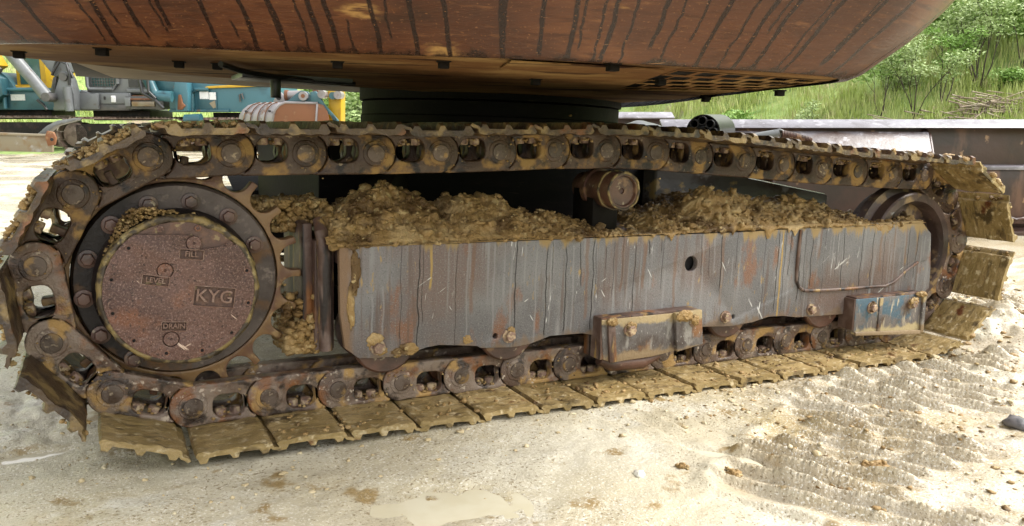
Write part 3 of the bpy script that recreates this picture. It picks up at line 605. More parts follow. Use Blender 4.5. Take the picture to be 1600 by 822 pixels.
# guard plates bolted to the frame
def guard(px, pz, pts, mt, extra=(), bolts=(), holes=()):
    g = obj('guard_plate', plate('guard_plate', [(x - px, z - pz) for x, z in pts], [], 0, .016, mt, .003), EX, (px, -.100, pz))
    for nm, me in extra: obj(nm, me, g)
    for x, z in bolts: obj('bolt', fb, g, X=T(x - px, -.002, z - pz) @ roty(random.random()))
    return g
px, pz = 1.42, -.225
b = MB(); b.box(1.218 - px, 1.236 - px, .003, .10, -.295 - pz, -.165 - pz); b.prism([(1.219 - px, -.160 - pz), (1.60 - px, -.152 - pz), (1.60 - px, -.165 - pz), (1.219 - px, -.173 - pz)], .004, .06)
b2 = MB(); b2.prism([(1.495 - px, -.158 - pz), (1.605 - px, -.153 - pz), (1.619 - px, -.272 - pz), (1.512 - px, -.290 - pz)], -.016, .001)
b3 = MB(); b3.prism([(1.236 - px, -.163 - pz), (1.262 - px, -.162 - pz), (1.278 - px, -.302 - pz), (1.250 - px, -.305 - pz)], -.011, .001)
b4 = MB(); b4.tube([(1.235 - px, .03, -.300 - pz), (1.28 - px, .03, -.318 - pz), (1.40 - px, .03, -.322 - pz), (1.47 - px, .03, -.308 - pz)], [.018, .026, .026, .012], 10)
guard(px, pz, [(1.218, -.165), (1.60, -.160), (1.612, -.268), (1.52, -.290), (1.42, -.302), (1.32, -.305), (1.27, -.308), (1.232, -.295)], M['guard'],
      [('bracket', b.mesh('bracket', M['frame_rust'], .002)), ('side_cover', b2.mesh('side_cover', M['guard'], .003)), ('edge_strip', b3.mesh('edge_strip', M['frame_rust'], .003)), ('lower_lip', b4.mesh('lower_lip', M['roller']))],
      [(1.325, -.203), (1.603 - .035, -.193)])
px, pz = 2.53, -.235
b = MB(); b.box(2.352 - px, 2.372 - px, .002, .07, -.285 - pz, -.166 - pz); b.prism([(2.362 - px, -.160 - pz), (2.735 - px, -.158 - pz), (2.735 - px, -.170 - pz), (2.362 - px, -.172 - pz)], .003, .06)
b2 = MB(); b2.prism([(2.362 - px, -.292 - pz), (2.735 - px, -.312 - pz), (2.74 - px, -.328 - pz), (2.365 - px, -.306 - pz)], -.009, .003)
b3 = MB(); b3.prism([(2.485 - px, -.168 - pz), (2.503 - px, -.168 - pz), (2.503 - px, -.300 - pz), (2.485 - px, -.299 - pz)], -.006, .001)
b4 = MB(); b4.prism([(2.730 - px, -.166 - pz), (2.748 - px, -.166 - pz), (2.752 - px, -.322 - pz), (2.734 - px, -.322 - pz)], -.010, .002)
guard(px, pz, [(2.358, -.166), (2.744, -.166), (2.748, -.322), (2.362, -.302)], M['guard_blue'],
      [('bracket', b.mesh('bracket', M['frame_rust'], .002)), ('lower_lip', b2.mesh('lower_lip', M['guard'], .002)), ('edge_strip', b3.mesh('edge_strip', M['guard'], .002)), ('edge_strip', b4.mesh('edge_strip', M['guard'], .002))],
      [(2.443, -.203), (2.672, -.200)])
tag(obj('mud_smear', lumps([(1.25, -.112, -.17, .02, .008, .016), (1.53, -.12, -.168, .035, .009, .02), (1.57, -.122, -.185, .018, .009, .02), (1.33, -.108, -.19, .02, .008, .014), (2.67, -.112, -.19, .024, .012, .02), (2.445, -.108, -.19, .016, .008, .012), (2.72, -.108, -.165, .03, .012, .012)], 8, M['mud']), EX), kind='stuff')
# rollers
b = MB(); b.lathe([(-.026, .030), (-.026, .088), (-.020, .094), (-.004, .094), (-.002, .078), (.036, .076), (.036, .070), (.10, .07), (.13, .076), (.16, .076), (.163, .094), (.18, .094)], 28)
roller_me = b.mesh('track_roller', M['roller'], 0, 30)
for x in (.535, .925, 1.36, 1.80, 2.27, 2.60): obj('track_roller', roller_me, EX, (x, -.002, -.193))
cr = MB(); cr.lathe([(-.020, .004), (-.018, .0045), (-.020, .010), (-.028, .010), (-.030, .046), (-.036, .047), (-.040, .050), (-.040, .058), (-.034, .061), (.010, .061), (.012, .064), (.040, .064), (.042, .059), (.10, .058), (.10, .066), (.125, .066), (.13, .05), (.2, .05)], 40)
c0 = obj('carrier_roller', cr.mesh('carrier_roller', M['roller'], 0, 30), EX, (1.330, .02, .235))
b = MB(); b.box(-.05, .05, .06, .19, -.14, .0); obj('roller_bracket', b.mesh('roller_bracket', M['dark_steel'], .004), c0)
b = MB()
for rr_, yy in ((.0585, -.041), (.0625, .012)):
    pts = [(rr_ * math.cos(2 * PI * k / 40) * (1 + .02 * math.sin(k * 5.1)), yy + .001 * math.sin(k * 3.3), rr_ * math.sin(2 * PI * k / 40) * (1 + .02 * math.sin(k * 5.1))) for k in range(41)]
    b.tube(pts, .0042, 6)
obj('mud_crust', b.mesh('mud_crust', M['cover_rim']), c0)
# idler: rim, web with holes, hub
b = MB(); b.lathe([(.0, .192), (-.014, .198), (-.016, .226), (-.010, .232), (.035, .232), (.042, .262), (.082, .262), (.090, .232), (.135, .232), (.140, .226), (.138, .192), (.125, .186), (.015, .186), (.0, .192)], 64, cap=False)
idl = obj('idler_wheel', b.mesh('idler_wheel', M['idler'], 0, 30), EX, (2.775, .015, -.003))
holes = [circ(.128 * math.cos(2 * PI * k / 6 + .5), .128 * math.sin(2 * PI * k / 6 + .5), .026, 16) for k in range(6)]
obj('idler_web', plate('idler_web', circ(0, 0, .189, 48), holes, .045, .080, M['idler'], .002), idl)
b = MB(); b.lathe([(-.03, .03), (-.03, .062), (.0, .075), (.13, .075)], 28); obj('idler_hub', b.mesh('idler_hub', M['idler'], .002), idl)

# ---- carbody and far frame
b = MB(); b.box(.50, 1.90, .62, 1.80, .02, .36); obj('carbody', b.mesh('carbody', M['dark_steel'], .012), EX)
b = MB()
for sx in (0, 1):
    for sy in (0, 1):
        x0 = .80 if sx == 0 else 1.87; x1 = .62 if sx == 0 else 2.55; y0 = .70 if sy == 0 else 1.70; y1 = .30 if sy == 0 else 2.12
        wv = .26; b = MB()
        b.add([(x0, y0 - .16, .0), (x0, y0 + .16, .0), (x1, y1 + wv, -.05), (x1, y1 - wv * .2, -.05), (x0, y0 - .16, .33), (x0, y0 + .16, .33), (x1, y1 + wv, .205), (x1, y1 - wv * .2, .205)],
              [(0, 1, 2, 3), (4, 7, 6, 5), (0, 3, 7, 4), (1, 5, 6, 2), (3, 2, 6, 7), (0, 4, 5, 1)])
        obj('carbody_leg', b.mesh('carbody_leg', M['carbody' if sx else 'dark_steel'], .012), EX)  # left legs take the near-black shade colour, right legs stay grey
b = MB(); b.lathe([(.36, .64), (.402, .64), (.402, .56), (.436, .56)], 64, X=Matrix(((1, 0, 0, 1.435), (0, 0, 1, 1.22), (0, 1, 0, 0), (0, 0, 0, 1))), cap=False)
obj('ring_seat', b.mesh('ring_seat', M['dark_steel'], 0, 30), EX)
b = MB(); b.lathe([(.436, .55), (.440, .583), (.470, .585), (.474, .578), (.528, .580), (.532, .57), (.536, .589), (.60, .589)], 72, X=Matrix(((1, 0, 0, 1.435), (0, 0, 1, 1.22), (0, 1, 0, 0), (0, 0, 0, 1))), cap=False)
rg = obj('slewing_ring', b.mesh('slewing_ring', M['dark_steel'], 0, 30), EX)
sb = hexbolt(.014, .018, M['dark_steel'], 'bolt')
for k in range(24):
    a = 2 * PI * k / 24; obj('bolt', sb, rg, X=T(1.435 + .60 * math.cos(a), 1.22 + .60 * math.sin(a), .402) @ Matrix.Rotation(-PI / 2, 4, 'X'))
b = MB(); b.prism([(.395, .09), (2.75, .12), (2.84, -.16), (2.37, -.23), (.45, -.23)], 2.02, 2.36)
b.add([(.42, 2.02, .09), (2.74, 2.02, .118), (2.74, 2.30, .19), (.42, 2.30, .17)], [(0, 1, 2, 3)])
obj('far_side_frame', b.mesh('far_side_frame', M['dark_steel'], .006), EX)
obj('far_sprocket', plate('far_sprocket', gear_outline(SPK, .317, .264), [], FAR_DY + .06, FAR_DY + .105, M['sprocket_teeth'], 0), EX)
obj('far_idler', idl.data, EX, (2.775, FAR_DY + .015, -.003))

# ---- upper structure: counterweight bowl, underside plates, grille
ctrl = [(-.72, 1.25), (-.74, .80), (-.62, .35), (-.35, -.138), (-.112, -.296), (.122, -.420), (.354, -.547), (.583, -.665), (.849, -.775), (1.112, -.845), (1.31, -.862), (1.44, -.805), (1.545, -.70), (1.64, -.52), (1.74, -.24), (1.85, .10), (2.02, .48), (2.16, 1.0), (2.2, 1.6), (2.1, 2.3)]
def catmull(P, per):
    P = [np.array(p, float) for p in P]; out = []
    for i in range(len(P) - 1):
        p0, p1, p2, p3 = P[max(i - 1, 0)], P[i], P[i + 1], P[min(i + 2, len(P) - 1)]
        for k in range(per):
            t = k / per; out.append(.5 * (2 * p1 + (p2 - p0) * t + (2 * p0 - 5 * p1 + 4 * p2 - p3) * t * t + (3 * p1 - p0 - 3 * p2 + p3) * t ** 3))
    out.append(P[-1]); return np.array(out)
line = catmull(ctrl, 8)
for _ in range(6): line[1:-1] = .25 * line[:-2] + .5 * line[1:-1] + .25 * line[2:]
tan = np.gradient(line, axis=0); tan /= np.linalg.norm(tan, axis=1)[:, None]
nor = np.stack([tan[:, 1], -tan[:, 0]], 1)
for _ in range(10): nor[1:-1] = .25 * nor[:-2] + .5 * nor[1:-1] + .25 * nor[2:]
nor /= np.linalg.norm(nor, axis=1)[:, None]
slen = np.concatenate([[0], np.cumsum(np.linalg.norm(np.diff(line, axis=0), axis=1))])
CWP = [(-.010, .552), (-.006, .5522), (.000, .554), (.012, .560), (.05, .586), (.09, .614), (.13, .642), (.17, .671), (.21, .703), (.25, .742), (.285, .79), (.31, .85), (.325, .93), (.33, 1.1), (.33, 1.5), (.25, 1.62), (-.3, 1.64)]
V = []; UV = []; n = len(line); vl = 0
kc0 = slen[np.argmin(np.hypot(line[:, 0] - 1.10, line[:, 1] + .845))]; kc1 = slen[np.argmin(np.hypot(line[:, 0] - 1.74, line[:, 1] + .40))]
wr = sstep(kc0 + .05, kc1, slen)
for j, (o, z) in enumerate(CWP):
    if j: vl += math.hypot(o - CWP[j - 1][0], z - CWP[j - 1][1])
    dent = fbm(np.stack([slen * 1.6, np.full(n, vl * 2), np.full(n, 3.)], 1), 3) * .004
    oz = (0, .010, .034, .036, .026, .012)[j] if j < 6 else 0
    z = z + oz * wr
    if j < 2: o = o - (.11, .05)[j] * wr
    o = o * (1 - .60 * sstep(kc0, kc1, slen)) if j > 2 else o
    V.append(np.stack([line[:, 0] + nor[:, 0] * (o + dent), line[:, 1] + nor[:, 1] * (o + dent), z + np.zeros(n) + dent * .4], 1))
    UV.append(np.stack([slen, np.full(n, vl)], 1))
V = np.concatenate(V); UV = np.concatenate(UV)
Q = [(j * n + k, j * n + k + 1, (j + 1) * n + k + 1, (j + 1) * n + k) for j in range(len(CWP) - 1) for k in range(n - 1)]
cw = obj('counterweight', np_mesh('counterweight', V, Q, M['cw'], uv=UV), EX)
# underside plate with the opening for the grille
XY = lambda y0: Matrix(((1, 0, 0, 0), (0, 0, 1, 0), (0, 1, 0, 0), (0, 0, 0, 1)))       # (x, z) of plate() -> (x, y), extrusion -> z
inner = [(line[k, 0] - nor[k, 0] * (.006 + .112 * wr[k]), line[k, 1] - nor[k, 1] * (.006 + .112 * wr[k])) for k in range(16, n - 28, 2)]
back = [(1.88, .90), (.70, .83), (.174, .765), (-.084, .58), (-.394, .37), (-.52, .42)]
g0, g1, g2, g3 = (1.02, -.655), (1.44, -.690), (1.64, -.28), (1.36, .10)
up_me = plate('underside_plate', inner + back, [[g0, g1, g2, g3]], .5645, .560, M['under'], 0, 0)
up_me.transform(XY(0)); up_me.flip_normals()
us = obj('underside_plate', up_me, EX)
# grille: lattice of slanted bars, rhombic holes left open
gm = MB()
G = [Vector((*q, 0)) for q in (g0, g1, g2, g3)]
def gp(u, v): return (G[0] * (1 - u) + G[1] * u) * (1 - v) + (G[3] * (1 - u) + G[2] * u) * v
nu, nv = 6, 5; bw = .12
for i in range(nu):
    for j in range(nv):
        off = .5 * (j % 2)
        c = [(i + off) / nu, (i + 1 + off) / nu, j / nv, (j + 1) / nv]
        if c[1] > 1.0: continue
        u0, u1, v0, v1 = c; du, dv = (u1 - u0) * bw, (v1 - v0) * bw; sh = .3 / nu
        O = [gp(u0, v0), gp(u1, v0), gp(u1, v1), gp(u0, v1)]
        I = [gp(min(u0 + du, 1), v0 + dv), gp(min(u1 - du, 1), v0 + dv), gp(min(u1 - du, 1), v1 - dv), gp(min(u0 + du, 1), v1 - dv)]
        vs = [(p.x, p.y, .5585) for p in O] + [(p.x, p.y, .5585) for p in I] + [(p.x, p.y, .5600) for p in O] + [(p.x, p.y, .5600) for p in I]
        fs = []
        for k in range(4):
            k2 = (k + 1) % 4; fs += [(k, k2, 4 + k2, 4 + k), (8 + k, 12 + k, 12 + k2, 8 + k2), (4 + k, 4 + k2, 12 + k2, 12 + k)]
        gm.add(vs, fs)
for (a, bq) in ((0, 1), (1, 2), (2, 3), (3, 0)):
    pass
obj('grille', gm.mesh('grille', M['under'], 0, 0), us)
b = MB(); b.prism([(.95, -.66), (1.46, -.70), (1.66, -.26), (1.36, .22), (1.2, .2)], .585, .60, X=XY(0)); b.prism([(1.38, .12), (1.66, -.27), (1.68, -.25), (1.40, .14)], .5646, .585, X=XY(0)); obj('grille_dark_backing', b.mesh('grille_dark_backing', M['black']), us)  # black sheets added above the grille to keep its openings dark
ub = MB(); ub.box(-.012, .012, -.012, .012, -.017, .0); ub.box(-.016, .016, -.016, .016, -.003, .001)
ub_me = ub.mesh('bolt', M['dark_steel'], .002)
for x, y in ((-.339, .177), (-.159, -.091), (.023, .147), (.115, .125), (.54, -.413), (.839, -.66), (1.164, -.402), (1.70, .05), (1.66, -.33), (1.78, .15), (.35, -.2), (.95, -.1)):
    obj('bolt', ub_me, us, X=T(x, y, .560) @ Matrix.Rotation(-.4 + .3 * random.random(), 4, 'Z'))
# cover sheet with a sprung edge, and a thick seam strip
b = MB(); b.add([(.62, -.60, .552), (.98, -.66, .555), (.93, -.36, .556), (.70, -.38, .556), (.62, -.60, .555), (.98, -.66, .558), (.93, -.36, .559), (.70, -.38, .559)],
                [(0, 1, 2, 3), (4, 7, 6, 5), (0, 4, 5, 1), (1, 5, 6, 2), (2, 6, 7, 3), (3, 7, 4, 0)])
obj('access_cover', b.mesh('access_cover', M['under']), EX)
b = MB(); b.prism([(-.3, .70), (2.1, .80), (2.1, 1.95), (-.1, 1.95)], .600, .612, X=XY(0))
obj('chassis_plate', b.mesh('chassis_plate', M['under_pale'], .003), EX)
b = MB(); b.box(-.25, 2.05, 0.45, 2.3, .614, 1.5); b.box(-.5, 1.7, -.45, .5, .80, 1.5)
obj('chassis_body', b.mesh('chassis_body', M['dark_steel']), EX)
b = MB(); b.tube([(.104, -.02, .548), (.163, .097, .544), (.233, .238, .546), (.39, .381, .546), (.50, .45, .548), (.60, .53, .552)], .0075, 8)
obj('hose', b.mesh('hose', M['rubber']), EX)
b = MB(); b.lathe([(.49, .016), (.57, .016)], 14, X=Matrix(((1, 0, 0, .325), (0, 0, 1, .436), (0, 1, 0, 0), (0, 0, 0, 1)))); b.box(.22, .56, .40, .62, .545, .60)
obj('drain_pipe', b.mesh('drain_pipe', M['rubber'], .003), EX)

# ---- mud lying on the machine
hp = [(.36, .135), (.407, .150), (.491, .195), (.568, .232), (.647, .216), (.75, .168), (.812, .208), (.943, .218), (1.013, .165), (1.13, .152), (1.229, .132), (1.331, .104), (1.463, .100), (1.514, .128), (1.65, .160), (1.758, .235), (1.85, .228), (1.941, .208), (2.069, .188), (2.198, .203), (2.375, .156), (2.50, .135), (2.56, .122), (2.70, .126), (2.78, .122)]
hx, hz = np.array(hp).T
nx, ny = 620, 96
gx, gy = np.meshgrid(np.linspace(.365, 2.775, nx), np.linspace(FY + .004, .34, ny), indexing='ij')
peak = np.interp(gx, hx, hz); basez = .080 + .013 * (gx - .4)
t = (gy - FY) / (.11 - FY)
prof_ = np.where(t < 1, np.clip(t, 0, 1) ** .75, 1 - .35 * np.clip((t - 1) / 1.5, 0, 1) ** 1.5)
Pn = np.stack([gx.ravel(), gy.ravel(), np.zeros(gx.size)], 1)
Pw = Pn + np.stack([fbm(Pn * 30 + k * 9, 2) for k in range(3)], 1) * .010; Pw[:, 2] = (peak * prof_).ravel()
rough_ = (crumbs(Pw * 20) * (.026 + .014 * fbm(Pn * 5 + 3, 2)) + crumbs(Pw * 46 + 7) * .014 + crumbs(Pw * 105 + 3) * .005 + fbm(Pn * 14, 3) * .010 + fbm(Pn * 150 + 5, 2) * .0015 - .032).reshape(gx.shape)
hgt = np.maximum(peak - basez, .0)
gz = basez + hgt * prof_ + rough_ * np.clip(t * 2.4, .25, 1) * np.clip(hgt / .05, .35, 1)
gyy = gy + (fbm(Pn * 30 + 31, 3) * .012).reshape(gx.shape) * np.clip(t * 3, 0, 1)
gyy = gyy - .45 * rough_ * np.clip(2 - t, 0, 1) * np.clip(hgt / .05, .1, 1)
ex_ = np.abs(fbm(np.stack([gx[:, 0] * 16, gx[:, 0] * 0, gx[:, 0] * 0], 1), 4)); lip_ = sstep(-.15, .45, fbm(np.stack([gx[:, 0] * 4.2 + 3, gx[:, 0] * 0, gx[:, 0] * 0], 1), 3)); ex_ = ex_ * lip_; ex2_ = sstep(.25, .8, ex_)
gyy[:, 0] = FY - .0006 - .002 * ex_; gz[:, 0] = basez[:, 0] + .004 - .006 * ex_ - .030 * ex2_ ** 2
gyy[:, 1] = FY - .0008 - .008 * ex_; gz[:, 1] = basez[:, 1] + .002 - .010 * ex2_
gyy[:, 2] = FY + .001 - .008 * ex_; gz[:, 2] = np.maximum(gz[:, 2], basez[:, 2] + .004)
V = np.stack([gx.ravel(), gyy.ravel(), gz.ravel()], 1)
Q = [(i * ny + j, (i + 1) * ny + j, (i + 1) * ny + j + 1, i * ny + j + 1) for i in range(nx - 1) for j in range(ny - 1)]
heap_me = np_mesh('mud_heap', V, Q, M['mud'])
def ico(sub):
    bm = bmesh.new(); bmesh.ops.create_icosphere(bm, subdivisions=sub, radius=1); bm.verts.ensure_lookup_table()
    a = np.array([v.co for v in bm.verts]); f = np.array([[v.index for v in q.verts] for q in bm.faces]); bm.free(); return a, f
I2, F2 = ico(2); I1, F1 = ico(1)
def scatter_clods(name, pts, rad, mt, seed, sub=2, flat=.8, jag=.42):
    rnd = np.random.default_rng(seed); IV, IF = (I2, F2) if sub == 2 else (I1, F1)
    N_ = len(pts); V = np.empty((N_, len(IV), 3)); 
    lib = []
    for k in range(24):
        P = IV * (1 + jag * fbm(IV * 1.5 + rnd.uniform(0, 90, 3), 2) + jag * .8 * vnoise(IV * 3.4 + rnd.uniform(0, 90, 3)))[:, None]; lib.append(P)
    for k in range(N_):
        P = lib[k % 24]; a, b_ = rnd.uniform(0, 6.28, 2); c, s = math.cos(a), math.sin(a); c2, s2 = math.cos(b_), math.sin(b_)
        Rm = np.array([[c, s, 0], [-s, c, 0], [0, 0, 1]]) @ np.array([[1, 0, 0], [0, c2, s2], [0, -s2, c2]])
        sc = rad[k] * np.array([rnd.uniform(.75, 1.3), rnd.uniform(.75, 1.3), flat * rnd.uniform(.8, 1.2)])
        V[k] = (P @ Rm) * sc + pts[k]
    Q = (IF[None] + (np.arange(N_) * len(IV))[:, None, None]).reshape(-1, 3)
    return np_mesh(name, V.reshape(-1, 3), Q, mt)
rnd = np.random.default_rng(3)
idx = rnd.choice(nx * ny, 3000, replace=False)
Vh = np.stack([gx.ravel(), gyy.ravel(), gz.ravel()], 1)
keep = (hgt.ravel()[idx] > .012) | (rnd.random(3000) < .3)
idx = idx[keep]; rads = rnd.uniform(.002, .007, len(idx)) * (1 + 1.2 * (rnd.random(len(idx)) < .12))
rads[:70] = rnd.uniform(.010, .022, 70)
cl = scatter_clods('c', Vh[idx] + np.array([0, 0, .001]), rads, M['mud'], 6, jag=.55)
bm = bmesh.new(); bm.from_mesh(heap_me); bm.from_mesh(cl)
# mud packed behind the sprocket and at the left end of the frame
ex = scatter_clods('c', np.stack([rnd.uniform(.27, .36, 900), rnd.uniform(.03, .2, 900), -.22 + np.abs(rnd.normal(0, .06, 900))], 1), rnd.uniform(.005, .016, 900), M['mud'], 7)
bm.from_mesh(ex)
ex = scatter_clods('c', np.stack([rnd.uniform(.20, .40, 1000), rnd.uniform(.12, .3, 1000), .145 + rnd.uniform(-.03, .05, 1000)], 1), rnd.uniform(.004, .014, 1000), M['mud'], 8)
bm.from_mesh(ex)
hm = bpy.data.meshes.new('mud_heap'); bm.to_mesh(hm); bm.free(); hm.materials.append(M['mud'])
hm.polygons.foreach_set('use_smooth', np.full(len(hm.polygons), True))
mh = obj('mud_heap', hm, None, X=MACHINE)
tag(mh, 'crumbly brown mud heaped along the top of the side frame', 'mud', kind='stuff')
# mud crust on the shoes round the sprocket (top left) and the idler (top right)
pts = []; rad = []
def on_shoe(i, n_, y0, y1, r0, r1, seedk):
    A = np.array([pins[i][0], pins[i][1]]); B_ = np.array([pins[(i + 1) % NP][0], pins[(i + 1) % NP][1]]); d = (B_ - A) / np.linalg.norm(B_ - A); nn = np.array([-d[1], d[0]])
    r_ = np.random.default_rng(seedk)
    for _ in range(n_):
        u = r_.uniform(-.01, .185); hgt_ = -.068 - r_.random() ** 2 * .014
        p = A + d * u + nn * hgt_; pts.append((p[0], r_.uniform(y0, y1), p[1])); rad.append(r_.uniform(r0, r1))
for q, (i, n_) in enumerate(((0, 300), (NP - 1, 80), (1, 220), (2, 140), (3, 50))): on_shoe(i, n_, SH0 + .005, .16, .003, .0085, 40 + q)
for q, (i, n_) in enumerate(((24, 160), (23, 200), (25, 120), (26, 60), (22, 110), (21, 90), (20, 90))): on_shoe(i, n_, SH0 + .002, .30, .005, .015, 60 + q)
# thin mud on the inner faces of the lower shoes
for i in range(6, 20):
    r_ = np.random.default_rng(100 + i)
    for _ in range(26 + 6 * max(0, i - 13)):
        pts.append((pins[i][0] + r_.uniform(0, .18), r_.uniform(SH0 + .01, -.01), -.329 - .053)); rad.append(r_.uniform(.002, .0065) + .004 * (r_.random() < .1))
r_ = np.random.default_rng(77)
for _ in range(260):
    a_ = r_.normal(2.05, .22); rr_ = r_.uniform(.190, .190 + .035 * math.exp(-((a_ - 2.05) / .3) ** 2)); pts.append((-.005 + rr_ * math.cos(a_), r_.uniform(-.035, .012), -.012 + rr_ * math.sin(a_))); rad.append(r_.uniform(.002, .006))
for i in range(NP):
    A_ = pins[i]; B_ = pins[(i + 1) % NP]; dx, dz = (B_[0] - A_[0]) / .19, (B_[1] - A_[1]) / .19
    for _ in range(int(r_.integers(6, 26))):
        u = r_.uniform(.045, .13); vv = -.040 + abs(r_.normal(0, .009)); pts.append((A_[0] + dx * u - dz * vv, r_.uniform(-.002, .05), A_[1] + dz * u + dx * vv)); rad.append(r_.uniform(.002, .006))
    for _ in range(int(r_.integers(2, 14))):
        u = r_.choice([-.02, .015, .14]) + r_.normal(0, .012); vv = r_.normal(0, .03); pts.append((A_[0] + dx * u - dz * vv, r_.uniform(-.004, .001), A_[1] + dz * u + dx * vv)); rad.append(r_.uniform(.0015, .004))
ms = obj('mud_clumps', scatter_clods('mud_clumps', np.array(pts), np.array(rad), M['mud'], 9), None, X=MACHINE)
tag(ms, 'wet mud clumps stuck to the track shoes', 'mud', kind='stuff')

# ================================================================== GROUND
def az_dist(x, y):
    d = np.hypot(x, y); az = np.degrees(np.arctan2(x, y)) - math.degrees(YAW); return d, az
def ridge(s, p):                                      # crests with period p, steep on the near side
    q = (s / p) % 1; return np.where(q < .15, q / .15, 1 - (q - .15) / .85) ** 1.4
def gheight(x, y, churn=None):
    P = np.stack([x, y, np.zeros_like(x)], 1)
    near = -.050 - .032 * np.clip(x - .3, -.8, 2.9)
    d = np.hypot(x - 1.5, y - 2.2); k = sstep(2.6, 7, d)
    z = near * (1 - k) - .02 * k
    z += fbm(P * .9, 3) * .012 + fbm(P * 4.5 + 3, 4) * .0055 + fbm(P * 19 + 9, 3) * .0028
    # rough lumpy mud to the right, smoother by the left foreground
    rr = sstep(1.3, 2.3, x + .25 * (y - 1.5)); z += rr * (np.abs(fbm(P * 7 + 21, 4)) * .013 - .005 + crumbs(P * 30 + 2) * .004 * sstep(-.15, .35, fbm(P * 3.5 + 50, 3)))
    # track print of an earlier pass: cross ridges
    s = x * .87 + y * .49 + fbm(P * 3, 2) * .003 + fbm(P * 26 + 6, 2) * .002; t_ = x * .49 - y * .87 + fbm(P * 5 + 8, 2) * .02
    m1 = sstep(-.68, -.60, t_) * sstep(.75, .6, t_) * (1 - .6 * np.exp(-((t_ + .02) / .05) ** 2))
    m1 *= sstep(1.62, 1.95, s) * (.15 + .85 * sstep(-.5, -.05, fbm(P * 3.5 + 40, 3)))
    if churn is not None: churn[:] = np.clip(m1 + .8 * rr * sstep(-.1, .3, fbm(P * 2.2 + 90, 3)) , 0, 1)
    z += m1 * (ridge(s, .088) * (.033 + .015 * fbm(P * 11 + 33, 3)) - .014)
    z += .010 * np.exp(-((t_ + .64) / .035) ** 2) * sstep(1.55, 1.8, s) * (1 + fbm(P * 14, 3))        # edge of the print
    # fresh grouser marks beside our own shoes
    m2 = sstep(1.15, 1.5, x) * sstep(3.0, 2.8, x) * sstep(1.70, 1.80, y) * sstep(2.06, 1.99, y) * (.4 + .6 * sstep(-.3, .3, fbm(P * 5 + 60, 3)))
    z += m2 * (ridge(-(x + .12 * y) + fbm(P * 4 + 5, 2) * .01, .075) * .020 - .003)
    # mud pushed up at the idler end and along the belt on the right
    z += .085 * np.exp(-(((x - 3.55) / .28) ** 2 + ((y - 2.15) / .40) ** 2)) * (1 + .5 * fbm(P * 8, 3))
    belt = sstep(1.88, 1.965, y + .015 * fbm(P * 6, 2)) * sstep(2.75, 2.62, y) * sstep(.15, .3, x) * sstep(3.35, 3.15, x)
    lim = -.0275 - .0434 * (x - .18) + .004 * fbm(P * 12 + 8, 3)
    z = np.where(belt > 0, z * (1 - belt) + belt * np.minimum(z, lim), z)
    z += .016 * np.exp(-((y - 1.90) / .045) ** 2) * sstep(1.6, 2.4, x) * sstep(3.3, 3.0, x) * (1 + fbm(P * 12 + 4, 3))
    # puddle hollows
    for cx, cy, ax, ay, rot, dep, _ in PUDDLES:
        c, s_ = math.cos(rot), math.sin(rot); u = ((x - cx) * c + (y - cy) * s_) / ax; v = (-(x - cx) * s_ + (y - cy) * c) / ay
        q = np.hypot(u, v) + fbm(P * 7 + cx, 3) * .22
        z = z * 1.0 - dep * sstep(1.35, .6, q)
    # left: churned edge by the sprocket
    z += .014 * np.exp(-(((x + .15) / .35) ** 2 + ((y - 2.55) / .35) ** 2)) * np.abs(fbm(P * 10 + 77, 3))
    # embankment behind everything
    dd, az = az_dist(x, y)
    d0 = np.interp(az, [-60, -28, -6, 3, 12, 22, 40, 70], [26, 25.5, 24, 17, 10.5, 8.4, 7.6, 7.2])
    z += np.clip(dd - d0, 0, 1.2) ** 1.3 * .30 + np.clip(dd - d0 - 1.2, 0, 60) * .36
    z += sstep(0, 3, dd - d0) * fbm(P * .35 + 3, 4) * .35
    return z
PUDDLES = [(.60, 1.62, .17, .10, -.55, .012, 'pale muddy puddle at the bottom middle of the foreground'),
           (1.405, 1.565, .085, .028, -1.05, .016, 'narrow milky puddle beside the edge of the ridged print'),
           (-.22, 2.275, .10, .03, .05, .014, 'small bright puddle left of the raised sprocket end')]
def axis(a, b_, fine, c0, c1, coarse):
    out = [c0]
    while out[-1] < a - fine: out.append(out[-1] + max(fine, min(coarse, (a - out[-1]) * .18)))
    out = [v for v in out if v < a - 1e-6] + list(np.arange(a, b_, fine))
    v = b_
    while v < c1: out.append(v); v += max(fine, min(coarse, (v - b_) * .18 + fine))
    return np.array(out + [c1])
xs = axis(-1.0, 4.1, .0072, -60, 80, 2.0); ys = axis(.75, 3.0, .0072, -25, 90, 2.0)
gx_, gy_ = np.meshgrid(xs, ys, indexing='ij')
churn_ = np.zeros(gx_.size); gz_ = gheight(gx_.ravel(), gy_.ravel(), churn_)
nX, nY = len(xs), len(ys); ii = np.arange(nX * nY).reshape(nX, nY)
Q = np.stack([ii[:-1, :-1], ii[1:, :-1], ii[1:, 1:], ii[:-1, 1:]], -1).reshape(-1, 4)
VG = np.stack([gx_.ravel(), gy_.ravel(), gz_], 1)
ctr = VG[Q].mean(1); dq, aq = az_dist(ctr[:, 0], ctr[:, 1])
d0q = np.interp(aq, [-60, -28, -6, 3, 12, 22, 40, 70], [26, 25.5, 24, 17, 10.5, 8.4, 7.6, 7.2])
grn = (dq > d0q - .3 + .5 * fbm(ctr * .8, 3)) | ((aq < 2) & (dq > 21))
gme = np_mesh('ground', VG, Q, M['ground']); gme.materials.append(M['hill'])
gme.polygons.foreach_set('material_index', grn.astype(np.int32))
ga = gme.attributes.new('churned', 'FLOAT', 'POINT'); ga.data.foreach_set('value', churn_.astype(np.float32))
tag(obj('ground', gme), kind='structure')
def gz1(x, y): return float(gheight(np.array([float(x)]), np.array([float(y)]))[0])
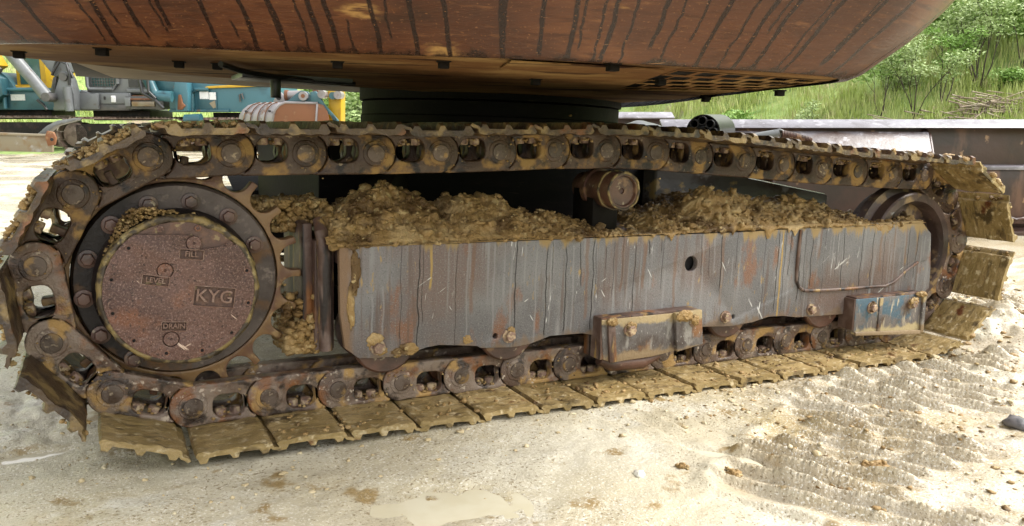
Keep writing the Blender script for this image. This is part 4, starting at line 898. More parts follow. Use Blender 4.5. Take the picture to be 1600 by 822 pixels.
for cx, cy, ax, ay, rot, dep, lab in PUDDLES:
    kk = 48; pv = []
    for j in range(kk):
        a = 2 * PI * j / kk; r_ = 1.5 ; u, v = ax * r_ * math.cos(a), ay * r_ * math.sin(a)
        pv.append((cx + u * math.cos(rot) - v * math.sin(rot), cy + u * math.sin(rot) + v * math.cos(rot)))
    zr = float(np.mean([gz1(*p) for p in pv])); zc_ = gz1(cx, cy)
    b = MB(); b.add([(p[0], p[1], zc_ + .33 * (zr - zc_)) for p in pv], [list(range(kk))])
    tag(obj('puddle', b.mesh('puddle', M['puddle'], 0, 0)), kind='structure')
# clods and grit strewn over the clay
rnd = np.random.default_rng(21); cp = []; crd = []
def strew(n_, x0, x1, y0, y1, r0, r1, pw=2.5):
    x = rnd.uniform(x0, x1, n_); y = rnd.uniform(y0, y1, n_); r_ = r0 + (r1 - r0) * rnd.random(n_) ** pw
    cp.append(np.stack([x, y, gheight(x, y) + r_ * .15], 1)); crd.append(r_)
strew(900, 1.4, 4.2, .8, 2.5, .0015, .011, 4); strew(380, 2.6, 4.2, 1.5, 3.0, .003, .018, 3); strew(220, -.6, 1.6, 1.2, 2.3, .001, .003, 3)
strew(140, -.9, .25, 2.0, 3.2, .002, .010, 3); strew(260, 3.2, 4.6, 2.2, 4.2, .006, .03, 2)
strew(120, .0, 2.0, 1.75, 2.0, .002, .008, 2)
tag(obj('mud_clods', scatter_clods('mud_clods', np.concatenate(cp), np.concatenate(crd), M['clod'], 22, sub=2, flat=.6, jag=.55)), 'small clay clods strewn over the wet ground', 'mud', kind='stuff')
cp = []; crd = []
strew(1500, 1.5, 3.6, .8, 2.0, .0015, .010, 3); strew(500, 2.8, 4.2, 1.4, 2.8, .003, .016, 3); strew(70, -.6, .2, 2.1, 2.9, .002, .009, 3)
tag(obj('mud_crumbs', scatter_clods('mud_crumbs', np.concatenate(cp), np.concatenate(crd), M['mud'], 23, sub=1, flat=.5, jag=.6)), 'darker brown crumbs of wet mud scattered over the ridged print', 'mud', kind='stuff')
# single pieces that stand out
def clod_thing(name, x, y, r_, mt, label, cat, seed, flat=.7):
    if name == 'mud_clod':
        q_ = np.random.default_rng(seed + 70); k_ = 34; pp = q_.normal(0, .42, (k_, 3)) * r_; pp[:, 2] = np.abs(pp[:, 2]) * .6; rr_ = r_ * q_.uniform(.12, .5, k_); me = scatter_clods(name, pp, rr_, mt, seed, 2, flat, .6)
    else: me = scatter_clods(name, np.array([[0, 0, r_ * .3]]), np.array([r_]), mt, seed, 2, flat, .4)
    tag(obj(name, me, None, (x, y, gz1(x, y))), label, cat)
clod_thing('stone', 1.136, 1.533, .0125, M['stone'], 'small white stone lying alone on the sandy clay foreground', 'stone', 1)
clod_thing('mud_clod', 1.362, 1.446, .022, M['mud'], 'ragged brown mud clod at the lower end of the narrow puddle', 'mud clod', 2)
clod_thing('mud_clod', 1.262, 1.520, .014, M['mud'], 'little brown clod between the white stone and the narrow puddle', 'mud clod', 3)
clod_thing('mud_clod', 1.745, 1.325, .030, M['mud'], 'large crusty clay lump in the middle of the ridged print', 'mud clod', 4)
clod_thing('scrap_lump', 2.395, 1.362, .034, M['coal'], 'dark grey lump at the right edge of the muddy foreground', 'scrap', 5)

# ================================================================== BACKGROUND MACHINES
def bgpoint(u, v, D):
    d = fw + rt * ((u - 800) / F_PX) + up * ((411 - v) / F_PX); return Vector((0, 0, CAM_H)) + d * D
class BG:
    """local frame of a far machine: origin at reference u0 on the ground, x to the camera's right, z up, metres"""
    def __init__(s, name, label, cat, u0, D, zg, group=None):
        s.D = D; s.u0 = u0; s.zg = zg; p = bgpoint(u0, 178, D); s.L = D / F_PX
        s.root = empty(name, label, cat, (p.x, p.y, zg), -YAW, group)
    def P(s, u, v): return ((u - s.u0) * s.L, (178 - v) * s.L * 1.03 + CAM_H - s.zg)
    def prism(s, name, pix, y0, y1, mt, parent=None, bevel=.012):
        b = MB(); b.prism([s.P(*q) for q in pix], y0, y1); return obj(name, b.mesh(name, M[mt], bevel), parent or s.root)
    def rod(s, name, pix, y, r, mt, parent=None, n=12):
        b = MB(); b.tube([(s.P(*q)[0], y if not isinstance(y, (list, tuple)) else y[i], s.P(*q)[1]) for i, q in enumerate(pix)], r, n); return obj(name, b.mesh(name, M[mt]), parent or s.root)
    def box(s, name, u0, u1, v0, v1, y0, y1, mt, parent=None, bevel=.012):
        return s.prism(name, [(u0, v1), (u1, v1), (u1, v0), (u0, v0)], y0, y1, mt, parent, bevel)
    def track(s, ua, ub, vt, vb, y0, y1, nsh):
        """a crawler belt seen from outside: each shoe a part"""
        (xa, zt), (xb, zb) = s.P(ua, vt), s.P(ub, vb); h = zt - zb; r = h / 2; Lh = (xb - xa) - h
        sm = MB(); sm.box(-.088, .088, y0, y1, 0, .03); sm.box(-.05, -.03, y0, y1, .03, .055); sm.box(.03, .05, y0, y1, .03, .055); me = sm.mesh('track_shoe', M['bgtrack'], 0)
        per = 2 * Lh + 2 * PI * r; nsh = int(per / .185)
        for k in range(nsh):
            q = k / nsh * per
            if q < Lh: x, z, a = xa + r + q, zt, 0
            elif q < Lh + PI * r: t = (q - Lh) / r; x, z, a = xb - r + r * math.sin(t), zb + r + r * math.cos(t), t
            elif q < 2 * Lh + PI * r: x, z, a = xb - r - (q - Lh - PI * r), zb, PI
            else: t = (q - 2 * Lh - PI * r) / r; x, z, a = xa + r - r * math.sin(t), zb + r - r * math.cos(t), PI + t
            obj('track_shoe', me, s.root, X=T(x, 0, z) @ roty(a))
        b = MB(); b.box(xa + r, xb - r, y0 + .1, y1 - .1, zb + .1, zt - .1); f_ = obj('track_frame', b.mesh('track_frame', M['hub_dark'], .02), s.root)
        b = MB(); b.lathe([(y0 + .1, r * .8), (y1 - .1, r * .8)], 24); wm = b.mesh('track_wheel', M['bgtrack'], .01)
        for x in (xa + r, xb - r): obj('track_wheel', wm, s.root, (x, 0, zb + r))

# --- teal excavator with a yellow cab, far left
E1 = BG('parked_excavator', 'teal excavator with a yellow framed cab behind the left end of the track', 'excavator', 20, 19.5, .0)
E1.prism('body', [(-120, 172), (88, 172), (88, 150), (84, 140), (60, 138), (28, 140), (18, 124), (8, 116), (-20, 118), (-120, 118)], 0, 1.6, 'teal')
E1.rod('hand_rail', [(13, 170), (13, 148), (17, 142), (62, 142)], -.08, .045, 'teal_light')
E1.box('sticker', 20, 42, 149, 158, -.012, .001, 'white', bevel=0)
cb = E1.prism('cab', [(26, 139), (72, 139), (72, 40), (26, 40)], .15, 1.5, 'yellow')
E1.box('window', 32, 64, 48, 134, .135, .16, 'glass', cb, .004)
E1.prism('cab_sill', [(22, 134), (28, 143), (70, 143), (70, 136), (30, 136)], .08, .16, 'yellow')
E1.prism('boom', [(-30, 128), (2, 122), (26, 108), (10, 80), (-40, 60)], -.5, -.1, 'yellow')
E1.prism('boom_bracket', [(-10, 170), (20, 150), (18, 126), (6, 119), (-6, 122)], -.3, .0, 'teal')
E1.rod('boom_cylinder', [(30, 118), (0, 92), (-20, 60)], -.6, .1, 'grey_dark')
E1.rod('pin_boss', [(7, 124)] * 2, [-.36, -.28], .07, 'white')
E1.box('base', -60, 70, 172, 186, .3, 1.4, 'hub_dark')
E1.track(-120, 122, 184, 232, -.35, .3, 40)
# --- grey excavator
E2 = BG('parked_excavator', 'grey excavator with a mesh guarded cab between the two teal machines', 'excavator', 170, 18.5, .0)
E2.prism('body', [(84, 173), (206, 173), (206, 147), (160, 147), (152, 150), (130, 142), (126, 147), (84, 168)], 0, 2.0, 'grey')
E2.box('skirt', 158, 204, 164, 173, -.03, .03, 'grey_dark')
E2.prism('boom_bracket', [(98, 172), (130, 172), (131, 150), (127, 128), (121, 116), (114, 117), (107, 134), (100, 150)], -.35, -.05, 'grey')
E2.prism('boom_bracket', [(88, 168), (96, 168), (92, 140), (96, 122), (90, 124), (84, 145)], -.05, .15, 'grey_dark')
E2.rod('boss', [(119, 124)] * 2, [-.42, -.3], .09, 'grey_dark')
E2.rod('post', [(126, 174), (125, 139)], -.45, .085, 'grey')
E2.prism('deck_plate', [(130, 148), (152, 148), (160, 147), (158, 171), (130, 171)], -.12, .02, 'grey')
cy = E2.rod('boom_cylinder', [(96, 152), (78, 128), (46, 88), (30, 60)], -.55, [.14, .13, .13, .13], 'grey')
E2.rod('cylinder_rod', [(103, 157), (94, 149)], -.55, .075, 'chrome', cy)
E2.rod('cylinder_eye', [(101, 154)] * 2, [-.72, -.4], .10, 'grey_dark')
E2.prism('boom', [(76, 92), (100, 124), (122, 116), (114, 96), (100, 70), (60, 50)], -.25, .1, 'grey')
E2.rod('hydraulic_hose', [(104, 118), (116, 102), (126, 106), (129, 122), (127, 136)], -.4, .03, 'rubber')
E2.rod('hydraulic_hose', [(100, 122), (110, 98), (122, 100), (131, 126)], -.33, .03, 'rubber')
E2.rod('hydraulic_hose', [(84, 158), (92, 164), (97, 172)], -.6, .03, 'rubber')
cb = E2.prism('cab', [(136, 148), (262, 148), (262, 30), (132, 30)], .1, 1.7, 'grey')
E2.box('guard_window', 144, 182, 30, 138, .075, .11, 'glass', cb, .004)
b = MB()
for k in range(9): x, _ = E2.P(146 + 4.2 * k, 0); b.box(x - .007, x + .007, .055, .07, E2.P(0, 137)[1], E2.P(0, 60)[1])
for k in range(16): _, z = E2.P(0, 137 - 4.2 * k); x0, x1 = E2.P(144, 0)[0], E2.P(182, 0)[0]; b.box(x0, x1, .04, .054, z - .007, z + .007)
obj('window_mesh', b.mesh('window_mesh', M['grey_dark'], 0), cb)
E2.rod('window_frame', [(139, 60), (139, 137), (142, 141), (178, 141), (186, 133), (190, 60)], .05, .04, 'grey', cb)
E2.box('window', 202, 238, 30, 138, .075, .11, 'glass_dark', cb, .004)
E2.prism('window_sill', [(200, 146), (256, 147), (256, 142), (200, 141)], .02, .11, 'grey', cb)
E2.box('panel', 160, 204, 148, 163, -.05, .02, 'grey'); E2.box('handle', 178, 185, 151, 161, -.085, -.05, 'white'); E2.box('latch', 166, 169, 152, 157, -.062, -.05, 'black')
E2.box('red_stripe', 204, 256, 150, 151.6, .06, .1, 'rust_bright', bevel=0)
st = E2.box('step_box', 204, 262, 152, 171, -.2, .5, 'grey_dark')
E2.box('step_board', 215, 250, 160, 167, -.26, -.2, 'blade', st); E2.box('step_board', 206, 250, 155, 158, -.24, -.2, 'rust_bright', st); E2.box('step_block', 205, 213, 154, 167, -.27, -.2, 'grey', st); E2.box('step_block', 252, 264, 157, 172, -.25, -.2, 'grey_dark', st)
E2.box('base', 135, 225, 173, 188, .3, 1.6, 'hub_dark')
E2.track(95, 300, 186, 232, -.2, .45, 40)
# --- teal excavator, middle
E3 = BG('parked_excavator', 'teal excavator with a yellow band and white decal beside the grey cab', 'excavator', 330, 18.0, .0)
E3.prism('body', [(266, 175), (430, 175), (430, 120), (330, 118), (300, 120), (266, 130)], .0, 2.0, 'teal_light')
E3.prism('boom_bracket', [(284, 174), (302, 174), (304, 150), (303, 118), (292, 112), (282, 140)], -.3, 0, 'teal_light')
E3.prism('boom', [(262, 154), (285, 156), (300, 110), (250, 90), (238, 110)], -.28, .1, 'teal')
E3.rod('boom_cylinder', [(284, 153), (258, 150), (246, 120), (240, 90)], -.45, .12, 'teal')
E3.rod('hydraulic_hose', [(240, 124), (244, 148), (262, 158), (274, 170)], -.6, .035, 'rubber')
E3.rod('hydraulic_hose', [(254, 110), (254, 146), (264, 156)], -.62, .03, 'rubber')
E3.rod('cylinder_boss', [(262, 153), (285, 155)], -.5, .09, 'teal')
E3.rod('hand_rail', [(303, 174), (304, 148), (309, 142), (330, 142)], -.06, .045, 'teal')
E3.box('cover_panel', 310, 341, 145, 172, -.03, .02, 'teal')
E3.box('sticker', 315, 329, 145, 156, -.045, -.029, 'white', bevel=0); E3.box('sticker', 330, 340, 146, 157, -.045, -.029, 'white', bevel=0)
E3.prism('bare_patch', [(329, 162), (338, 158), (339, 168), (335, 170)], -.042, -.029, 'blade', bevel=0)
E3.prism('yellow_band', [(320, 141), (328, 137), (424, 132), (424, 137), (340, 140)], -.07, .02, 'yellow')
E3.prism('rust_bracket', [(287, 172), (290, 150), (294, 150), (296, 162), (300, 166), (294, 172)], -.34, -.29, 'rust_bright')
E3.rod('tow_eye', [(378, 160), (377, 150), (381, 148), (383, 156)], -.05, .02, 'grey_dark')
E3.box('bumper', 266, 360, 171.5, 175.5, -.06, .02, 'teal')
E3.box('base', 325, 400, 176, 188, .3, 1.6, 'hub_dark')
E3.rod('travel_motor', [(297, 187), (322, 187)], -.3, [.12, .14], 'teal')
E3.track(300, 520, 187, 232, -.2, .45, 40)
# --- excavator bucket on its back with its linkage
BK = BG('digging_bucket', 'worn steel digging bucket with orange rusty side and teal lugs', 'bucket', 440, 9.0, .0)
prof_px = [(474, 200), (428, 188), (427, 178), (430, 168), (436, 163), (446, 160.5), (500, 162), (507, 165), (514, 176), (520, 200)]
b = MB(); s0 = [BK.P(*q) for q in prof_px]
def shell_curve(k):   # back of the bucket: arc from the lip over the top
    return [(358 + 0, 200), (356, 188), (359, 178), (366, 169), (376, 163), (390, 160.5)]
L0 = [(355, 206), (355, 190), (358, 179), (364, 171), (373, 164.5), (386, 161)]; L1 = [(425, 206), (426, 190), (428, 179), (431, 171), (437, 164.5), (446, 160.5)]
vs = []
for i in range(6):
    for (q, yy) in ((L0[i], 1.0), (L1[i], .0)):
        x, z = BK.P(*q); vs.append((x, yy * .35 + i * .0, z))
fs = [(2 * i, 2 * i + 1, 2 * i + 3, 2 * i + 2) for i in range(5)]
x, z = BK.P(500, 161.5); x2, z2 = BK.P(440, 161.5)
vs += [(x, .0, z), (x2, .5, z + .01)]; fs += [(10, 11, 12, 13)]
bm = bmesh.new(); bv = [bm.verts.new(p) for p in vs]
for q in fs: bm.faces.new([bv[i] for i in q])
bmesh.ops.recalc_face_normals(bm, faces=bm.faces); bmesh.ops.solidify(bm, geom=list(bm.faces), thickness=.025)
me = bpy.data.meshes.new('bucket_shell'); finish(bm, me, M['bucket'], 0, 30); obj('bucket_shell', me, BK.root)
BK.prism('side_plate', [(425, 206), (426, 190), (428.5, 179), (432, 171), (438, 165), (447, 161), (498, 162.5), (506, 165), (512, 174), (518, 206)], -.025, .0, 'rust_bright', bevel=.004)
BK.rod('edge_bead', [(425, 206), (426, 190), (428.5, 179), (432, 171), (438, 165), (447, 161), (498, 162)], -.02, .014, 'bucket')
BK.prism('reinforcing_bar', [(491, 206), (496, 163), (499, 163), (494, 206)], -.04, -.02, 'bucket', bevel=.003)
for k in range(4):
    o = 14 * k; b = MB(); pts = []
    for i in range(6):
        f_ = (k + .8) / 5; q = (L0[i][0] * (1 - f_) + L1[i][0] * f_, L0[i][1]); x, z = BK.P(*q); pts.append((x, (1 - f_) * .35 - .012, z + .005))
    b.tube(pts, .0055, 6); obj('wear_strip', b.mesh('wear_strip', M['rust_bright']), BK.root)
for (u, v) in ((374, 174), (421, 174)): BK.rod('drain_hole', [(u, v)] * 2, [.0 if u > 400 else .22, .03 if u > 400 else .25], .012, 'black')
lug = BK.prism('lug', [(416, 163), (424, 146), (431, 145), (436, 152), (438, 161)], .25, .29, 'bucket', bevel=.004)
BK.rod('eye', [(427, 153)] * 2, [.235, .30], .028, 'black', lug)
lug = BK.prism('lug', [(440, 161), (452, 157), (463, 148), (472, 143), (482, 145), (486, 153), (492, 163)], .02, .07, 'teal', bevel=.004)
BK.rod('pin_boss', [(476, 151.5)] * 2, [-.04, .1], .05, 'bucket', lug); BK.rod('pin_hole', [(476, 151.5)] * 2, [-.048, -.04], .022, 'rust_bright', lug)
BK.rod('cross_tube', [(440, 150), (468, 149)], .16, .05, 'bucket')
BK.rod('collar', [(441, 150), (446, 150)], .16, .062, 'rust_bright')
BK.prism('link_arm', [(486, 163), (486, 146), (494, 144), (500, 150), (506, 162), (528, 188), (524, 196), (516, 180)], .0, .06, 'teal', bevel=.004)
BK.rod('pin_boss', [(505, 149)] * 2, [-.05, .12], .045, 'bucket')
BK.rod('pin_boss', [(530, 150)] * 2, [-.05, .12], .045, 'bucket'); BK.rod('pin_boss', [(521, 151)] * 2, [-.02, .12], .04, 'teal')
BK.prism('arm_end', [(508, 200), (511, 160), (510, 140), (530, 120), (531, 150), (529, 200)], .1, .34, 'yellow', bevel=.006)
BK.prism('rust_link', [(488, 160), (487, 142), (493, 140), (500, 146), (499, 160)], .07, .11, 'rust_bright', bevel=.004)
# --- dozer blade by the left end of the track
DB = BG('dozer_blade', 'yellowish dozer blade with rusty end bracket standing on the clay at far left', 'blade', 30, 15.0, .0)
DB.prism('blade_plate', [(-80, 232), (76, 236), (78, 210), (-80, 205)], .0, .06, 'blade')
DB.prism('top_edge', [(-80, 208), (78, 212), (78, 208.5), (-80, 203)], -.05, .02, 'blade')
eb = DB.prism('end_bracket', [(75, 226), (86, 224), (89, 214), (86, 205), (76, 203), (72, 212)], -.12, -.06, 'rust_bright')
DB.rod('eye', [(83, 216)] * 2, [-.135, -.12], .03, 'black', eb)
DB.prism('push_arm', [(50, 208), (62, 208), (80, 196), (112, 188), (114, 184), (84, 188), (66, 196)], .1, .3, 'grey')

# ================================================================== GIRDER AND SCRAP ON THE RIGHT
def local_girder():
    A = bgpoint(1035, 190, 6.0); B_ = bgpoint(1700, 199, 6.0); zt = .74
    ang = math.atan2(B_.y - A.y, B_.x - A.x); L_ = math.hypot(B_.x - A.x, B_.y - A.y)
    r = empty('steel_girder', 'long rusty steel girder with a pale wet top flange at right', 'girder', (A.x, A.y, gz1(A.x, A.y)), ang)
    z0 = r.location.z; H = zt - z0
    def pc(name, b, mt, bev=.006): return obj(name, b.mesh(name, M[mt], bev), r)
    # the top flange leans toward the camera so its upper face shows
    b = MB(); b.prism([(-.02, H - .040), (.0, H - .046), (.13, H + .008), (.12, H + .022)], 0, L_, X=Matrix(((0, 1, 0, 0), (1, 0, 0, 0), (0, 0, 1, 0), (0, 0, 0, 1)))); pc('top_flange', b, 'girder_wet')
    b = MB(); b.box(0, L_, .10, .125, .06, H - .004); pc('web', b, 'girder')
    xs_ = .62 * (5.60 - 3.87) + .05
    uL = lambda u: (u - 1035) / 665 * L_
    # inclined cover sheet from the flange down to the lower ledge, ended by a gusset
    b = MB(); x0, x1 = uL(1110), uL(1452)
    b.add([(x0, .0, H - .062), (x1, .0, H - .070), (x1 - .05, -.20, H - .26), (x0, -.20, H - .24), (x0, .01, H - .072), (x1, .01, H - .080), (x1 - .05, -.19, H - .272), (x0, -.19, H - .252)],
          [(0, 1, 2, 3), (4, 7, 6, 5), (0, 4, 5, 1), (1, 5, 6, 2), (2, 6, 7, 3), (3, 7, 4, 0)]); pc('cover_sheet', b, 'girder_sheet', .003)
    b = MB(); b.add([(x1 + .002, -.012, H - .09), (x1 + .018, -.012, H - .09), (x1 - .03, -.21, H - .30), (x1 - .048, -.21, H - .30), (x1 + .002, .10, H - .02), (x1 + .018, .10, H - .02), (x1 - .03, .10, H - .30), (x1 - .048, .10, H - .30)],
                    [(0, 1, 2, 3), (4, 7, 6, 5), (0, 4, 5, 1), (1, 5, 6, 2), (2, 6, 7, 3), (3, 7, 4, 0)]); pc('gusset', b, 'girder', .003)
    b = MB(); b.box(x1 - .02, L_, -.10, .10, H - .345, H - .315); pc('middle_flange', b, 'girder_wet')
    b = MB(); b.box(x1 - .02, L_, -.075, -.05, .12, H - .346); pc('lower_web', b, 'girder')
    b = MB(); b.box(-.0, L_, -.12, .16, .03, .07); pc('bottom_flange', b, 'girder')
    b = MB(); b.tube([(uL(1560) + .03 * k, -.085, .16 + .006 * math.sin(k * 2.1)) for k in range(24)], .012, 6); pc('edge_weld', b, 'girder', 0)
    for u in (1210, 1560): b = MB(); b.box(uL(u), uL(u) + .02, -.04, .10, .07, H - .35); pc('stiffener', b, 'girder', .002)
    b = MB(); b.prism([(uL(1132), H - .095), (uL(1190), H - .095), (uL(1183), H - .145), (uL(1142), H - .145)], -.075, -.045); pc('slot_plate', b, 'girder', .002)
local_girder()
A = bgpoint(940, 181, 8.0)
r = empty('steel_beam', 'short rusty beam end with a pale top behind the slewing ring', 'beam', (A.x, A.y, gz1(A.x, A.y)), -YAW + .03)
H = .80 - r.location.z; L_ = 110 * 8 / F_PX
b = MB(); b.prism([(-.15, H - .035), (-.14, H - .05), (.0, H + .0), (.0, H + .02)], -.4, L_, X=Matrix(((0, 1, 0, 0), (1, 0, 0, 0), (0, 0, 1, 0), (0, 0, 0, 1)))); obj('top_flange', b.mesh('top_flange', M['girder_wet'], .004), r)
b = MB(); b.box(-.4, L_ - .03, -.03, -.005, .1, H - .01); obj('web', b.mesh('web', M['girder']), r)
b = MB(); b.box(L_ - .03, L_ - .012, -.14, .0, .05, H - .03); obj('end_plate', b.mesh('end_plate', M['rust_bright'], .004), r)
b = MB(); b.box(-.4, L_ - .03, -.14, .0, 0, .06); obj('bottom_flange', b.mesh('bottom_flange', M['girder'], .004), r)
# round end of a bundle of black pipes, standing on the far track
p0 = bgpoint(1098, 206, 5.0); dirv = (rt * .45 + Vector((fw.x, fw.y, 0)).normalized() * .9).normalized()
r = empty('pipe_bundle', 'bundle of black pipe ends in a round sleeve resting beyond the track', 'pipes', (p0.x, p0.y, p0.z), math.atan2(dirv.y, dirv.x) - PI / 2)
def open_tube(r0, r1, y0, y1, n_=20): 
    b = MB(); b.lathe([(y1, r1), (y0, r1), (y0 + .0, r0), (y1, r0)], n_, cap=False); return b
obj('sleeve', open_tube(.098, .105, .0, .45, 32).mesh('sleeve', M['rubber'], 0, 30), r)
tb = open_tube(.022, .027, -.03, .4, 16); tb.lathe([(.15, .001), (.15, .022)], 12, cap=False); tb = tb.mesh('pipe', M['rubber'], 0, 30)
for k in range(8):
    a = 2 * PI * k / 8; obj('pipe', tb, r, (.068 * math.cos(a), 0, .068 * math.sin(a)))
obj('pipe', tb, r, (0, 0, 0))
b = MB(); b.tube([(0, .02, -.1), (0, .2, -.16)], .05, 8); obj('cradle', b.mesh('cradle', M['dark_steel']), r)
# hose with a braided end
r = empty('hydraulic_hose', 'grey hose with a rust brown braided end lying above the right of the belt', 'hose', tuple(bgpoint(1200, 214, 4.6)), -YAW)
s_ = 4.6 / F_PX; hp_ = lambda u, v: ((u - 1200) * s_, 0, (214 - v) * s_)
b = MB(); b.tube([hp_(1165, 214), hp_(1180, 214), hp_(1200, 211), hp_(1216, 208)], [.012, .022, .024, .022], 12); obj('hose_pipe', b.mesh('hose_pipe', M['grey']), r)
b = MB(); b.tube([hp_(1208, 206), hp_(1218, 204), hp_(1224, 206), hp_(1222, 214)], .012, 10); obj('clamp', b.mesh('clamp', M['rubber']), r)
b = MB(); kz = 40
b.tube([(lambda q: (q[0], q[1], q[2]))(hp_(1220 + 48 * k / kz, 211 + 9 * (k / kz) ** 1.4)) for k in range(kz + 1)], [.026 - .010 * k / kz + .003 * (k % 2) for k in range(kz + 1)], 12); obj('braided_end', b.mesh('braided_end', M['roller']), r)
# black rubber sheet behind the ring
p0 = bgpoint(1000, 200, 5.4)
r = MB(); 
gxx, gyy_ = np.meshgrid(np.linspace(-.28, .24, 24), np.linspace(-.2, .3, 14), indexing='ij')
hz_ = .10 * np.exp(-((gxx - .02) / .16) ** 2 - ((gyy_ - .05) / .2) ** 2) + .02 * fbm(np.stack([gxx.ravel() * 6, gyy_.ravel() * 6, np.zeros(gxx.size)], 1), 3).reshape(gxx.shape) - .03
V = np.stack([gxx.ravel(), gyy_.ravel(), hz_.ravel()], 1); V = np.concatenate([V, V - (0, 0, .012)]); q_ = np.arange(24 * 14).reshape(24, 14)
Q = np.stack([q_[:-1, :-1], q_[1:, :-1], q_[1:, 1:], q_[:-1, 1:]], -1).reshape(-1, 4); Q = np.concatenate([Q, Q[:, ::-1] + 24 * 14])
tag(obj('rubber_mat', np_mesh('rubber_mat', V, Q, M['rubber']), None, (p0.x, p0.y, p0.z - .01), (0, 0, -YAW)), 'crumpled black rubber mat lying behind the slewing ring', 'mat')

# ================================================================== VEGETATION
def leaf_cloud(n_, blobs, size, mt, name, seed, up_bias=.3):
    rnd = np.random.default_rng(seed); per = np.array([b_[3] * b_[4] * b_[5] for b_ in blobs]) ** (2 / 3); per = per / per.sum()
    which = rnd.choice(len(blobs), n_, p=per); B_ = np.array(blobs)[which]
    d = rnd.normal(size=(n_, 3)); d /= np.linalg.norm(d, axis=1)[:, None]; rr_ = rnd.random(n_) ** .45
    C_ = B_[:, :3] + d * rr_[:, None] * B_[:, 3:6]
    a = rnd.normal(size=(n_, 3)); a[:, 2] *= .5; a /= np.linalg.norm(a, axis=1)[:, None]
    nrm = rnd.normal(size=(n_, 3)) + np.array([0, 0, up_bias * 2]); bb = np.cross(nrm, a); bb /= np.linalg.norm(bb, axis=1)[:, None] + 1e-9
    s_ = size * rnd.uniform(.6, 1.4, n_)[:, None]
    V = np.stack([C_ - a * s_, C_ + bb * s_ * .45, C_ + a * s_, C_ - bb * s_ * .45], 1).reshape(-1, 3)
    return np_mesh(name, V, np.arange(n_ * 4).reshape(n_, 4), mt, smooth=False)
def branchy(seed, h, spread, n_, lean=(0, 0)):
    rnd = random.Random(seed); b = MB(); tips = []
    for k in range(n_):
        a = rnd.uniform(0, 6.28); s_ = spread * rnd.uniform(.4, 1); p = Vector((0, 0, -.05)); d = Vector((math.cos(a) * s_ + lean[0], math.sin(a) * s_ + lean[1], 1)).normalized(); pts = [p.copy()]
        for j in range(6):
            d = (d + Vector((rnd.uniform(-.2, .2), rnd.uniform(-.2, .2), rnd.uniform(-.05, .1)))).normalized(); p = p + d * h / 6; pts.append(p.copy())
            if j in (2, 3, 4):
                q = p.copy(); e = (d + Vector((rnd.uniform(-.8, .8), rnd.uniform(-.8, .8), .2))).normalized(); b.tube([q, q + e * h * .16, q + e * h * .30 + Vector((0, 0, h * .06))], [.011 * h / 2, .007 * h / 2, .003], 5, False); tips.append(q + e * h * .30)
        r0 = .020 * h / 2 * rnd.uniform(.7, 1.2); b.tube(pts, [r0 * (1 - .8 * i / 6) for i in range(7)], 6, False); tips.append(pts[-1])
    return b, tips
def on_hill(u, D):
    p = bgpoint(u, 178, D); return p.x, p.y, gz1(p.x, p.y)
def tree(u, D, h, spread, stems, leaves, size, mt, label, seed, r_=.32, lean=(0, 0), name='sapling', cat='tree'):
    x, y, z = on_hill(u, D); t_ = empty(name, label, cat, (x, y, z), 0, 'saplings and shrubs on the slope')
    b, tips = branchy(seed, h, spread, stems, lean); obj('trunk', b.mesh('trunk', M['bark'], 0, 60), t_)
    bl = [(p.x, p.y, p.z, r_ * random.uniform(.6, 1.2), r_ * random.uniform(.6, 1.2), r_ * random.uniform(.35, .7)) for p in tips]
    obj('crown', leaf_cloud(leaves, bl, size, M[mt], 'crown', seed + 500), t_)
tree(1430, 9.3, .80, .45, 4, 2200, .020, 'leaf_pale', 'pale leaved sapling with several thin dark stems next to the counterweight', 11, .17, (-.25, 0))
tree(1470, 9.5, .85, .6, 3, 1300, .020, 'leaf', 'sparse sapling with crossing dark twigs in the middle of the slope', 12, .14, (.1, 0))
tree(1525, 9.8, 1.05, .45, 6, 3600, .021, 'leaf_pale', 'many stemmed dark twigged shrub with a broad pale crown', 13, .22)
tree(1275, 9.6, .45, .9, 4, 500, .018, 'leaf_pale', 'low bare twiggy shrub under the counterweight edge', 14, .09)
tree(1375, 9.5, .70, .5, 3, 1300, .020, 'leaf', 'slender sapling half hidden by the counterweight corner', 15, .15)
tree(1590, 10.0, .95, .5, 3, 2400, .021, 'leaf', 'leafy young tree at the right border of the slope', 16, .2)
def bush(u, D, w_, h_, n_, size, mt, label, seed, dz=0):
    x, y, z = on_hill(u, D); t_ = empty('bush', label, 'bush', (x, y, z + dz), 0, 'bushes on the slope')
    rnd = random.Random(seed); bl = []
    for k in range(9):
        a = rnd.uniform(0, 6.28); r_ = rnd.uniform(0, .75); bl.append((math.cos(a) * r_ * w_, math.sin(a) * r_ * w_ * .7, h_ * rnd.uniform(.25, .95), w_ * rnd.uniform(.22, .5), w_ * rnd.uniform(.22, .5), h_ * rnd.uniform(.18, .36)))
    obj('foliage', leaf_cloud(n_, bl, size, M[mt], 'foliage', seed + 900), t_)
    b, tips = branchy(seed, h_ * .8, .8, 5); obj('stems', b.mesh('stems', M['bark'], 0, 60), t_)
bush(1465, 11.0, .65, .75, 4200, .026, 'leaf', 'bright green bush above the rounded end of the counterweight', 31)
bush(1530, 11.3, .75, .85, 4600, .028, 'leaf_dark', 'deep green bush in the upper right of the slope', 32)
bush(1600, 11.0, .70, .95, 4400, .028, 'leaf_dark', 'dark leaved bush in the top right corner', 33)
bush(1490, 10.5, .45, .45, 2600, .022, 'leaf_pale', 'pale yellowish bush below the bright green one', 34)
bush(1565, 10.5, .5, .5, 3000, .023, 'leaf', 'mid green bush right of the pale yellowish one', 35)
